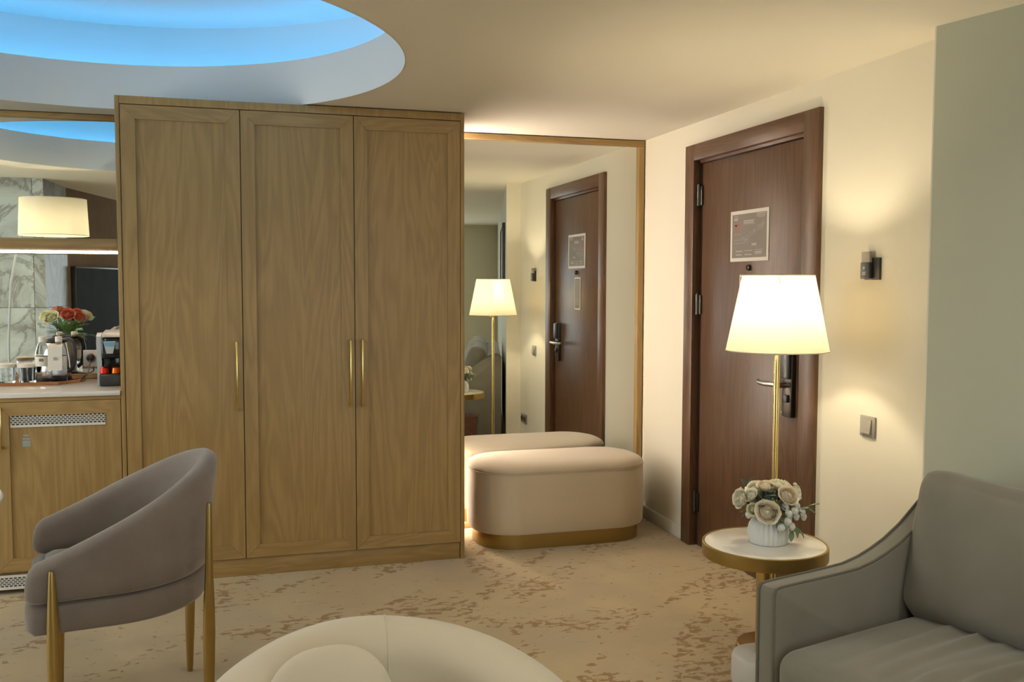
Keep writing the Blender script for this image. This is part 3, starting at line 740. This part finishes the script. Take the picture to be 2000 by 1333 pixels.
# ------------------------------------------------------------------ side table, vase, floor lamp
TX, TY, TZ = 1.828, 2.985, 0.529
tb = thing('side_table', 'round side table with white top, brass rim and white drum foot', 'side table', (TX, TY, 0))
MB().lathe([(0.214, TZ - 0.030), (0.2145, TZ - 0.001), (0.2125, TZ)], 72).build('top', M['table_white'], tb)
rg = MB(); ring = lambda r, z: [(r * math.cos(2 * PI * i / 72), r * math.sin(2 * PI * i / 72), z) for i in range(72)]
prr = [ring(r, z) for r, z in ((0.2152, TZ - 0.048), (0.2225, TZ - 0.047), (0.2235, TZ - 0.044), (0.2235, TZ - 0.001), (0.2215, TZ + 0.001), (0.2152, TZ + 0.0008))]
rg.rings(prr + [prr[0]], True, False, False); rg.build('rim', M['gold'], tb)
MB().lathe([(0.213, TZ - 0.047), (0.213, TZ - 0.031)], 48).build('underside', M['gold'], tb)
MB().lathe([(0.028, 0.121), (0.028, TZ - 0.048)], 32).build('column', M['gold_pale'], tb)
MB().lathe([(0.104, 0.0), (0.110, 0.010), (0.112, 0.03), (0.111, 0.100), (0.106, 0.114), (0.094, 0.120)], 56).build('drum_base', M['plaster_white'], tb)

VX, VY = 1.842, 2.985
vz = TZ + 0.0015
va_ = thing('flower_vase', 'small white fluted ceramic vase on the side table', 'vase', (VX, VY, vz))
flute = lambda a, z: 1 + 0.035 * math.cos(26 * a) * (1.0 if 0.004 < z < 0.1 else 0.2)
MB().lathe([(0.066, 0.0), (0.0685, 0.004), (0.0715, 0.025), (0.0715, 0.045), (0.068, 0.065), (0.058, 0.083), (0.044, 0.094), (0.034, 0.098), (0.031, 0.094), (0.03, 0.07)], 156, flute=flute).build('body', M['ceramic'], va_, smooth=70)
bq = thing('rose_bouquet', 'bouquet of cream roses and white buds in the fluted vase', 'bouquet', (VX, VY, vz + 0.085))
RT = Vector((_r.x, _r.y, 0)).normalized(); FW = Vector((_f.x, _f.y, 0)).normalized(); PX = 3.43 / FPX
def bl(du, dv, df): return RT * (du * PX) + Vector((0, 0, -dv * PX)) - FW * df     # right, up, towards the room
rnd = random.Random(11)
O_ = (1498, 1008)
roses = [(1442, 967, 0.01, 23, 'cream_petal', (-0.9, 0.2, .3)), (1484, 985, .075, 26, 'peach_petal', (-.15, .35, .9)), (1472, 950, -.01, 22, 'cream_petal', (-.4, .8, .3)), (1500, 945, 0.0, 21, 'peach_petal', (0, 1, .3)),
         (1527, 957, .05, 24, 'peach_petal', (.2, .6, .75)), (1530, 944, -.03, 20, 'cream_petal', (.4, .9, 0)), (1549, 950, .01, 15, 'cream_petal', (.7, .5, .5)), (1500, 955, -.07, 22, 'cream_petal', (0, .8, -.6)), (1465, 972, -.07, 20, 'peach_petal', (-.6, .4, -.6)), (1458, 958, .03, 17, 'cream_petal', (-.6, .7, .4)), (1487, 941, .02, 19, 'peach_petal', (-.1, 1, .3)), (1514, 941, .01, 19, 'cream_petal', (.2, 1, .3)), (1460, 983, .05, 14, 'yellow_petal', (-.5, .1, .8)), (1545, 965, -.03, 16, 'cream_petal', (.7, .4, -.2))]
for u, v_, df, rp, mt, (dr, du, dt) in roses:
    p = bl(u - O_[0], v_ - O_[1], df)
    rose('rose', rp * PX * 0.80, p, RT * dr + Vector((0, 0, du)) - FW * dt, M[mt], bq, rnd)
buds = [(1521, 976, .06), (1528, 989, .065), (1544, 996, .05), (1561, 999, .03), (1532, 1013, .075), (1511, 1014, .085), (1548, 978, .03), (1503, 983, .05), (1551, 960, .02), (1455, 995, .03), (1538, 1004, .0), (1556, 988, .045), (1540, 984, .06), (1524, 1003, .08)]
for u, v_, df in buds:
    p = bl(u - O_[0], v_ - O_[1], df); dr = (p + Vector((0, 0, 0.02))).normalized()
    rose('bud', 8.8 * PX, p, dr, M['white_petal'], bq, rnd, 2, True)
lf = leaf_mesh('leaf', M['leaf'], bq, 0.040, 0.020); lfd = leaf_mesh('leaf', M['leaf_dark'], bq, 0.045, 0.022)
first = {id(lf): True, id(lfd): True}
def put_leaf(src, pos, direc, sc_):
    rt = Vector(direc).to_track_quat('X', 'Z').to_euler()
    if first.pop(id(src), None): c = src
    else: c = src.copy(); C.objects.link(c); c.parent = src.parent
    c.location = pos; c.rotation_euler = rt; c.scale = (sc_,) * 3
for k in range(64):
    a = rnd.uniform(0, 2 * PI); el = rnd.uniform(-0.15, 1.2); rr = rnd.uniform(0.035, 0.075)
    d = Vector((math.cos(a) * math.cos(el), math.sin(a) * math.cos(el), math.sin(el)))
    put_leaf(lfd if k % 3 else lf, Vector((0, 0, 0.035)) + Vector((d.x * rr * 1.1, d.y * rr, d.z * rr * 0.75)), d + Vector((rnd.uniform(-.6, .6), rnd.uniform(-.6, .6), rnd.uniform(-.4, .4))), rnd.uniform(0.7, 1.15))
for u, v_, df, du, dv in [(1452, 945, 0.0, -6, -14), (1456, 940, 0, 4, -10), (1560, 985, .02, 16, -4), (1566, 984, .02, 12, 4), (1572, 982, .02, 12, -8), (1540, 1015, .06, 4, 14), (1535, 1022, .06, -3, 12), (1545, 1020, .05, 8, 8), (1480, 958, .06, 8, -4), (1500, 968, .06, 10, 4), (1548, 985, .04, 8, -4), (1518, 1000, .07, 6, 10), (1508, 997, .07, -2, 12)]:
    put_leaf(lf if u > 1530 else lfd, bl(u - O_[0], v_ - O_[1], df), bl(du, dv, 0.01), 1.0)
m = MB()
for u, v_, df, rp, mt, dd in roses: m.tube([(0, 0, -0.045), bl(u - O_[0], v_ - O_[1], df) * 0.45 + Vector((0, 0, 0.01)), bl(u - O_[0], v_ - O_[1], df) * 0.9], 0.0022, 6)
for u, v_, df in buds: m.tube([(0, 0, -0.045), bl(u - O_[0], v_ - O_[1], df) * 0.5 + Vector((0, 0, 0.008)), bl(u - O_[0], v_ - O_[1], df) * 0.95], 0.0014, 6)
m.build('stems', M['leaf'], bq)

LX, LY = 2.052, 3.287
fl = thing('floor_lamp', 'brass floor lamp with tapered cream shade beside the door', 'lamp', (LX, LY, 0))
MB().lathe([(0.135, 0), (0.138, 0.004), (0.138, 0.014), (0.134, 0.018), (0.03, 0.022), (0.014, 0.03)], 56).build('base', M['gold_pale'], fl)
MB().lathe([(0.0115, 0.022), (0.0115, 1.15), (0.007, 1.185)], 20).build('pole', M['gold_pale'], fl)
MB().lathe([(0.010, 1.19), (0.042, 1.192), (0.042, 1.197), (0.016, 1.202), (0.016, 1.25)], 24).build('bulb_holder', M['gold_pale'], fl)
def shade(parent, r0, r1, z0, z1, mat='shade', seg=64):
    m = MB(); rs = [[(r * math.cos(2 * PI * i / seg), r * math.sin(2 * PI * i / seg), z) for i in range(seg)] for r, z in ((r0, z0), (r1, z1))]
    m.rings(rs, True, False, False); s = m.build('lamp_shade', M[mat], parent)
    for r, z in ((r0, z0), (r1, z1)):
        pts = [(r * math.cos(2 * PI * i / seg), r * math.sin(2 * PI * i / seg), z) for i in range(seg + 1)]
        MB().tube(pts, 0.0022, 6, False).build('shade_edge', M['shade_edge'], s)
    return s
M['shade_edge'] = paint('shade_trim', srgb(235, 222, 190), 0.8)
shade(fl, 0.199, 0.139, 1.204, 1.502)
sp_ = MB()
for a in range(3): sp_.tube([(0.0, 0.0, 1.47), (0.145 * math.cos(a * 2.094), 0.145 * math.sin(a * 2.094), 1.472)], 0.0016, 6)
sp_.tube([(0, 0, 1.25), (0, 0, 1.26)], 0.012, 10)
sp_.build('shade_spider', M['gold_pale'], fl)
MB().lathe([(0.010, 1.25), (0.016, 1.262), (0.030, 1.29), (0.033, 1.315), (0.024, 1.342), (0.006, 1.352)], 24).build('bulb', M['bulb'], fl)
def lamp_light(name, loc, power, parent, rad=0.045):
    l = bpy.data.lights.new(name, 'POINT'); l.energy = power; l.color = WARM; l.shadow_soft_size = rad
    o = bpy.data.objects.new(name, l); C.objects.link(o); o.parent = parent; o.location = loc
lamp_light('floor_lamp_light', (0, 0, 1.385), 13, fl, 0.03)

# ------------------------------------------------------------------ sofa (local x: into the room, local y: along the sage wall towards the camera)
sf = thing('sofa', 'olive-grey velvet sofa with slim sloping piped arms', 'sofa', (EX, EY, 0), R(194.6))
SA, SB, SLEN = 0.14, 0.212, 2.15
arm = [(0.945, 0.07), (0.945, 0.585), (0.938, 0.598), (0.92, 0.601), (0.846, 0.602), (0.741, 0.602), (0.66, 0.603), (0.59, 0.605), (0.519, 0.617), (0.46, 0.634), (0.402, 0.655), (0.323, 0.694), (0.258, 0.738), (0.2, 0.778), (0.15, 0.797), (0.09, 0.806), (0.05, 0.807), (0.04, 0.797), (0.04, 0.07)]
def sofa_arm(s0, s1):
    m = MB(); cx_, cz_ = 0.45, 0.35
    def inset(k): return [(x + (0.45 - x) / max(.001, math.hypot(x - .45, z - .35)) * k, z + (0.35 - z) / max(.001, math.hypot(x - .45, z - .35)) * k) for x, z in arm]
    rs = []
    for s, k in ((s0, 0.008), (s0 + 0.004, 0.002), (s0 + 0.012, 0), (s1 - 0.012, 0), (s1 - 0.004, 0.002), (s1, 0.008)):
        rs.append([(x, s, z) for x, z in inset(k)])
    a = m.rings(rs).build('arm', M['sofa'], sf, smooth=50)
    for s in (s0 + 0.006, s1 - 0.006):
        MB().tube([(x, s, z) for x, z in [(0.948, 0.07)] + [(x + 0.002, z + 0.001) for x, z in arm[1:-2]]], 0.0042, 8).build('piping', M['sofa_pipe'], a)
sofa_arm(SA, SB); sofa_arm(SLEN - 0.072, SLEN)
B('base', M['sofa'], sf, 0.06, 0.925, SB + 0.001, SLEN - 0.073, 0.09, 0.285, bevel=0.012)
bk = MB(); bk.prism([(0.045, 0.286), (0.045, 0.80), (0.075, 0.825), (0.13, 0.82), (0.17, 0.79), (0.23, 0.286)], 'y', SB + 0.001, SLEN - 0.073); bk.build('back_frame', M['sofa'], sf)
SM = (SB + SLEN - 0.072) / 2
rnd = random.Random(5)
def seat_fn(side):
    def f(p, u):
        if u.z > 0.2:
            k = max(0, 1 - abs(u.x) ** 4) * max(0, 1 - abs(u.y) ** 6)
            q = p.y * side * 0.96 - p.x * 0.20
            amp = max(0, min(1, (p.y * side + 0.41) * 4.0))
            wv = 1 - abs(math.sin(q * 34 + 1.3 * math.sin(p.x * 5 + p.y * 2))) ** 0.7
            p.z += k * (0.030 * wv * amp * (0.55 + 0.45 * math.sin(p.x * 9 + q * 13)) + 0.0025 * math.sin(q * 95 + p.x * 20) * amp)
        return p
    return f
for i, (a, b) in enumerate(((SB + 0.004, SM - 0.003), (SM + 0.003, SLEN - 0.076))):
    MB().cushion(0.375, (b - a) / 2, 0.074, 0.06, 0.022, 76, (0.59, (a + b) / 2, 0.362), None, seat_fn(1 if i == 0 else -1)).build('seat_cushion', M['sofa'], sf, smooth=80)
def back_fn(p, u):
    k = max(0, 1 - abs(u.x) ** 4)
    # soft sagging top and pointed ears, small gathers under the top seam
    p.y += 0.0; p.x += 0
    if u.y > 0.2:
        p.z += 0.0
    top = max(0, u.y)
    p.y += 0.030 * top * (abs(u.x) ** 3) - 0.012 * top * (1 - abs(u.x))
    p.z += 0.012 * math.sin(p.x * 42 + 6 * p.y) * max(0, u.y - 0.35) * (1 if u.z > 0 else 0)
    return p
for i, (a, b) in enumerate(((SB - 0.005, SM - 0.003), (SM + 0.003, SLEN - 0.078))):
    # local cushion: x width, y height, z thickness; stood up and leaned back
    rot = Matrix.Rotation(R(-12), 3, 'Y') @ Matrix(((0, 0, 1), (1, 0, 0), (0, 1, 0)))
    MB().cushion((b - a) / 2, 0.225, 0.085, 0.07, 0.045, 26, (0.30, (a + b) / 2, 0.640), rot, back_fn).build('back_cushion', M['sofa'], sf, smooth=80)
for t_, s_p in ((0.10, SA + 0.05), (0.86, SA + 0.05), (0.10, SLEN - 0.05), (0.86, SLEN - 0.05)):
    MB().lathe([(0.016, 0.0), (0.022, 0.09)], 16, (t_, s_p, 0)).build('leg', M['gunmetal'], sf)

# things seen in the tall mirror: cushion, bin, picture
pr = sp(0.50, 0.36)
pc = MB().cushion(0.21, 0.21, 0.05, 0.05, 0.05, 16, (0, 0, 0), Matrix.Rotation(R(14.6), 3, 'Z') @ Matrix.Rotation(R(72), 3, 'Y')).build('scatter_cushion', M['pillow'], None, smooth=80)
pq = sp(0.56, 1.30); pc.location = (pq[0], pq[1], 0.685)
tag(pc, 'tan scatter cushion leaning on the sofa back, seen in the tall mirror', 'cushion')
wbk = sp(0.42, 0.0)
wbn = thing('waste_bin', 'round brown leather waste bin beside the sofa, seen in the tall mirror', 'bin', (1.985, 2.78, 0)); wbn.location = (sp(0.36, -0.01)[0], sp(0.36, -0.01)[1], 0)
m = MB(); m.lathe([(0.085, 0), (0.088, 0.004), (0.098, 0.27), (0.100, 0.275), (0.094, 0.275), (0.084, 0.012), (0.0005, 0.010)], 40, cap1=False); m.build('body', M['leather'], wbn)
rg2 = [ring_ for ring_ in [[(r * math.cos(2 * PI * i / 40), r * math.sin(2 * PI * i / 40), z) for i in range(40)] for r, z in ((0.1, 0.262), (0.104, 0.264), (0.104, 0.277), (0.1, 0.279), (0.0985, 0.277))]]
MB().rings(rg2 + [rg2[0]], True, False, False).build('rim', M['leather'], wbn)
pf = thing('wall_picture', 'black-framed picture on the sage wall, seen in the tall mirror', 'picture', (*sp(0.002, 1.05), 1.32), R(194.6))
B('backing', M['black'], pf, 0, 0.012, -0.55, 0.55, 0, 0.72)
for nm, d in (('frame_side', (0, 0.028, -0.57, -0.545, 0, 0.72)), ('frame_side', (0, 0.028, 0.545, 0.57, 0, 0.72)), ('frame_rail', (0, 0.028, -0.545, 0.545, 0, 0.025)), ('frame_rail', (0, 0.028, -0.545, 0.545, 0.695, 0.72))): B(nm, M['black'], pf, *d)
B('print', M['plan_light'], pf, 0.012, 0.014, -0.54, 0.54, 0.03, 0.69)

# ------------------------------------------------------------------ taupe barrel chair
ch = thing('barrel_chair', 'taupe fabric barrel armchair with tapered brass legs', 'chair', (-0.395, 3.372, 0), R(188.5))
HWc = 0.292; FX, BXR = 0.236, 0.285
def shell_path(n=56):
    """arm front (near) -> round the back -> arm front (far): (x, y, nx, ny, q) with q 0 at arm front, 1 at the back"""
    pts = []; xa, rad = 0.02, HWc
    straight = 0.26
    for k in range(14): pts.append((FX - (FX - xa) * k / 14, HWc, 0, 1))
    for k in range(29):
        a = R(90 + 180 * k / 28); pts.append((xa + BXR * math.cos(a), rad * math.sin(a), math.cos(a), math.sin(a)))
    for k in range(14): pts.append((xa + (FX - xa) * (k + 1) / 14, -HWc, 0, -1))
    return pts
def top_h(x):
    s = max(0.0, (FX - x) / 0.501)
    return 0.632 + 0.256 * (s ** 1.05) * 1.0 - 0.010 * math.sin(PI * s)
def shell_section(x, y, nx, ny, shrink=0.0, cut=0.0):
    zt = top_h(x) - cut; zb = 0.512 + cut * 0.25; th = 0.034 * (1 - shrink); cr = min(0.034, 0.45 * (zt - zb)); lo = min(0.05, 0.35 * (zt - zb))
    s = max(0.0, (FX - x) / 0.501); lean = 0.040 * s
    def P(off, z):
        k = (z - zb) / max(0.05, (zt - zb)); o = off + lean * (k - 0.35)
        return (x + nx * o, y + ny * o, z)
    pr = [P(th, zb + 0.012), P(th, zb + lo)] + [P(th, zb + lo + (zt - cr - zb - lo) * q) for q in (0.3, 0.6, 0.9)]
    pr += [P(th * math.cos(R(a)), zt - cr + cr * math.sin(R(a))) for a in (15, 45, 75, 105, 135, 165)]
    pr += [P(-th, zb + lo + (zt - cr - zb - lo) * q) for q in (0.9, 0.6, 0.3)] + [P(-th, zb + lo), P(-th, zb + 0.012), P(-th * 0.65, zb), P(th * 0.65, zb)]
    return pr
path = shell_path(); secs = []
ext = [(0.034, 0.95, 0.075), (0.031, 0.6, 0.045), (0.022, 0.25, 0.022), (0.010, 0.06, 0.008)]
for dx, shk, cut in ext: secs.append(shell_section(FX + dx, HWc, 0, 1, shk, cut))
for x, y, nx, ny in path: secs.append(shell_section(x, y, nx, ny))
for dx, shk, cut in reversed(ext): secs.append(shell_section(FX + dx, -HWc, 0, -1, shk, cut))
MB().rings(secs).build('back_shell', M['taupe'], ch, smooth=70)
def seat_outline(off, z):
    out = [(FX + 0.035 + off, HWc - 0.03, z), (FX + 0.01, HWc + 0.012 + off, z)]
    for x, y, nx, ny in path[2:-2]: out.append((x + nx * (0.012 + off), y + ny * (0.012 + off), z))
    out += [(FX + 0.01, -HWc - 0.012 - off, z), (FX + 0.035 + off, -HWc + 0.03, z)]
    return out
MB().rings([seat_outline(-0.03, 0.408), seat_outline(-0.008, 0.412), seat_outline(0, 0.424), seat_outline(0.002, 0.46), seat_outline(0, 0.495), seat_outline(-0.008, 0.506), seat_outline(-0.03, 0.51)]).build('seat_base', M['taupe'], ch, smooth=60)
so_ = seat_outline(0, 0)
MB().rings([[(x * k, y * k, z) for x, y, _ in so_] for k, z in ((0.80, 0.511), (0.84, 0.518), (0.845, 0.522), (0.82, 0.528), (0.72, 0.532), (0.4, 0.534))]).build('seat_cushion', M['taupe'], ch, smooth=80)
for sx, sy, ztop, xo in ((1, 1, 0.615, 0.195), (1, -1, 0.615, 0.195), (-1, 1, 0.765, -0.248), (-1, -1, 0.765, -0.248)):
    yo = (HWc + 0.046) if sx > 0 else 0.285
    mm = MB(); nz = [(0.0, 0.0095), (0.02, 0.0115), (0.16, 0.0165), (0.34, 0.0195), (0.44, 0.0175), (0.55, 0.0125), (ztop - 0.01, 0.0088), (ztop, 0.007)]
    rs = []
    for z, r_ in nz:
        lean = (0.0 if sx > 0 else -0.012 * (z / ztop)); ox_ = xo + lean
        rs.append([(ox_ + r_ * math.cos(2 * PI * i / 20), sy * yo + r_ * math.sin(2 * PI * i / 20), z) for i in range(20)])
    mm.rings(rs); mm.build('leg', M['gold'], ch)

# ------------------------------------------------------------------ cream tub chair in the foreground
tu = thing('tub_chair', 'cream velvet tub chair with thick rolled back in the foreground', 'chair', (0.285, 1.735, 0), R(280))
RO = 0.415
def tub_sec(a, k, thick=0.17, sh=1.0):
    """k 0 at back, 1 at arm ends"""
    zt = 0.722 - 0.17 * k ** 1.7; hw_ = thick / 2 * sh; rc = RO - 0.075
    pts = []
    prof = [(rc + 0.045, 0.14), (rc + 0.068, 0.25), (rc + hw_ + 0.005, 0.42), (rc + hw_ + 0.006, zt - 0.11)]
    cz = zt - 0.075 * sh
    prof += [(rc + hw_ * math.cos(R(q)), cz + 0.075 * sh * math.sin(R(q))) for q in range(0, 181, 15)]
    prof += [(rc - hw_ - 0.008, zt - 0.16), (rc - hw_ - 0.002, 0.42), (rc - 0.06, 0.25), (rc - 0.05, 0.14)]
    return [(-r_ * math.cos(a), -r_ * math.sin(a), z) for r_, z in prof]
secs = []; A = R(118)
for q, sh_ in ((-1.105, 0.15), (-1.09, 0.5), (-1.06, 0.8), (-1.03, 0.95)): secs.append(tub_sec(A * q, 1, 0.17, sh_))
for i in range(61): secs.append(tub_sec(A * (-1 + 2 * i / 60), abs(-1 + 2 * i / 60)))
for q, sh_ in ((1.03, 0.95), (1.06, 0.8), (1.09, 0.5), (1.105, 0.15)): secs.append(tub_sec(A * q, 1, 0.17, sh_))
MB().rings(secs).build('rolled_back', M['cream_velvet'], tu, smooth=80)
sg = MB()
sc0 = tub_sec(R(-14), 14 / 118); sg.tube([Vector(p) * 1.0 + Vector((0, 0, 0.0006)) for p in sc0[2:-2]], 0.0016, 6); sg.build('seam', M['cream_velvet'], tu)
MB().lathe([(0.22, 0.14), (0.30, 0.15), (0.315, 0.2), (0.315, 0.36), (0.30, 0.41), (0.24, 0.435), (0.1, 0.445)], 56).build('seat', M['cream_velvet'], tu, smooth=80)
MB().lathe([(0.24, 0.0), (0.245, 0.005), (0.245, 0.138)], 48).build('plinth', M['gold'], tu)
def pad(a_, e_):
    return math.copysign(abs(a_) ** e_, a_)
pm_ = MB(); rotp = Matrix.Rotation(R(8), 3, 'Z') @ Matrix.Rotation(R(-16), 3, 'X'); rs = []
for i in range(1, 24):
    la = -PI / 2 + PI * i / 24; ring_ = []
    for k in range(40):
        lo = 2 * PI * k / 40
        q = Vector((0.138 * pad(math.cos(la), 0.8) * pad(math.cos(lo), 0.8), 0.058 * math.cos(la) * math.sin(lo), 0.165 * pad(math.sin(la), 0.85)))
        ring_.append(rotp @ q)
    rs.append(ring_)
pl = pm_.rings(rs).build('lumbar_cushion', M['cream_velvet'], None, smooth=80)
pl.location = (0.168, 1.855, 0.575); tag(pl, 'small oval cream cushion leaning inside the tub chair', 'cushion')

# ------------------------------------------------------------------ dining end: round table, bouquet, arc lamp (mostly seen in the kitchenette mirror)
dt = thing('dining_table', 'round white table cut by the left photo edge', 'table', (-1.262, 3.43, 0))
MB().lathe([(0.47, 0.722), (0.492, 0.726), (0.50, 0.736), (0.50, 0.744), (0.494, 0.750), (0.48, 0.751)], 80).build('top', M['table_white'], dt)
MB().lathe([(0.03, 0.03), (0.03, 0.722)], 32).build('column', M['gold'], dt)
MB().lathe([(0.24, 0.0), (0.245, 0.004), (0.245, 0.02), (0.22, 0.026), (0.04, 0.034)], 56).build('foot', M['gold'], dt)
bvx, bvy = -1.215, 3.30
bv = thing('glass_vase', 'clear vase on the round white table, seen in the kitchenette mirror', 'vase', (bvx, bvy, 0.7515))
MB().lathe([(0.05, 0), (0.055, 0.005), (0.06, 0.08), (0.045, 0.18), (0.055, 0.25), (0.052, 0.25), (0.042, 0.18), (0.056, 0.08), (0.05, 0.012)], 40).build('body', M['ceramic'], bv)
bb = thing('ranunculus_bouquet', 'coral and cream ranunculus bouquet with ferns, seen in the kitchenette mirror', 'bouquet', (bvx, bvy, 0.985))
rnd = random.Random(8)
def mp(u, v_, dy): # offsets seen in the mirror: u px right, v px down, dy towards the mirror
    k = 7.05 / FPX
    return Vector(((u - 135) * k * 1.0, dy, (655 - v_) * k + 0.07))
for u, v_, rp, mt, dy in ((102, 612, 12, 'yellow_petal', .02), (113, 614, 14, 'yellow_petal', .09), (122, 602, 10, 'coral', 0.0), (143, 609, 13, 'coral', .09), (157, 606, 9, 'coral', .03), (163, 615, 12, 'coral', .05), (170, 612, 13, 'yellow_petal', 0.0), (135, 605, 10, 'coral', -.08), (115, 605, 10, 'yellow_petal', -.09)):
    p = mp(u, v_, dy)
    rose('flower', rp * 7.05 / FPX * 0.95, p, Vector((p.x * 2, 0.55 if dy > 0 else -0.5, 0.5)), M[mt], bb, rnd, 6)
def frond(ln, parent, mat):
    m = MB(); nseg = 9
    spine = [Vector((ln * k / nseg, 0, 0.35 * ln * math.sin(PI * 0.5 * k / nseg) - 0.55 * ln * (k / nseg) ** 2)) for k in range(nseg + 1)]
    m.tube(spine, [0.0018 * (1 - 0.8 * k / nseg) for k in range(nseg + 1)], 5)
    for k in range(1, nseg + 1):
        for s in (-1, 1):
            l2 = ln * 0.30 * math.sin(PI * (0.12 + 0.80 * k / (nseg + 1))); b = spine[k]
            tip = b + Vector((l2 * 0.75, s * l2 * 0.7, -0.15 * l2)); midp = b + (tip - b) * 0.5
            pv = Vector((-0.12 * l2 * s, 0.13 * l2, 0)) * s
            m.quad(b, midp + pv, tip, midp - pv)
    return m.build('fern_frond', mat, parent, smooth=0, weld=False)
fA = frond(0.20, bb, M['fern']); fB = frond(0.17, bb, M['leaf'])
for k in range(26):
    src = fA if k % 3 else fB
    c = src if k in (0, 1) and False else src.copy()
    C.objects.link(c); c.parent = bb
    a = 2 * PI * k / 26 * 3.0 + rnd.uniform(-.2, .2); el = rnd.uniform(0.15, 1.25)
    d = Vector((math.cos(a) * math.cos(el), math.sin(a) * math.cos(el), math.sin(el)))
    c.location = Vector((0, 0, 0.04)) + d * rnd.uniform(0.0, 0.05); c.rotation_euler = d.to_track_quat('X', 'Z').to_euler(); c.scale = (rnd.uniform(.7, 1.1),) * 3
fA.rotation_euler = (0, R(-50), R(20)); fB.rotation_euler = (0, R(-60), R(200)); fA.location = fB.location = (0, 0, 0.04)
m = MB()
for k in range(14):
    a = 2 * PI * k / 14; m.tube([(0.015 * math.cos(a), 0.015 * math.sin(a), -0.20), (0.02 * math.cos(a), 0.02 * math.sin(a), 0.02), (0.09 * math.cos(a), 0.08 * math.sin(a), 0.22)], 0.0022, 6)
m.build('stems', M['leaf'], bb)

al = thing('arc_lamp', 'arc floor lamp with cream drum shade, seen in the kitchenette mirror', 'lamp', (-1.297, 3.185, 0))
MB().lathe([(0.15, 0), (0.155, 0.005), (0.155, 0.03), (0.14, 0.036)], 48, (-0.42, -0.42, 0)).build('base', M['steel'], al)
MB().tube([(-0.42, -0.42, 0.03), (-0.42, -0.42, 0.6), (-0.41, -0.41, 1.05), (-0.38, -0.38, 1.45), (-0.31, -0.30, 1.75), (-0.20, -0.19, 1.93), (-0.09, -0.08, 2.0), (0, 0, 2.0)], 0.0085, 12).build('arched_pole', M['silver_plastic'], al)
MB().lathe([(0.012, 1.955), (0.02, 1.965), (0.02, 2.005), (0.010, 2.015)], 20).build('bulb_holder', M['steel'], al)
MB().lathe([(0.010, 1.955), (0.02, 1.94), (0.032, 1.91), (0.026, 1.88), (0.006, 1.868)], 20).build('bulb', M['bulb'], al)
shade(al, 0.240, 0.228, 1.815, 2.085)
sp_ = MB()
for a in range(3): sp_.tube([(0.0, 0.0, 2.012), (0.229 * math.cos(a * 2.094 + .4), 0.229 * math.sin(a * 2.094 + .4), 2.07)], 0.0016, 6)
sp_.build('shade_spider', M['steel'], al)
lamp_light('arc_lamp_light', (0, 0, 1.852), 11, al, 0.02)

# television on the brown wall, seen in the kitchenette mirror
WA = math.atan2(-4.4, 0.972)
tv = thing('television', 'large black television, seen in the kitchenette mirror', 'television', (-1.522 + 0.972 * 0.187, 1.2 - 4.4 * 0.187, 0.72), WA + R(90))
B('housing', M['black'], tv, 0.002, 0.05, -0.78, 0.78, 0, 0.90, bevel=0.004)
B('screen', M['tv_screen'], tv, 0.0505, 0.053, -0.765, 0.765, 0.02, 0.885)
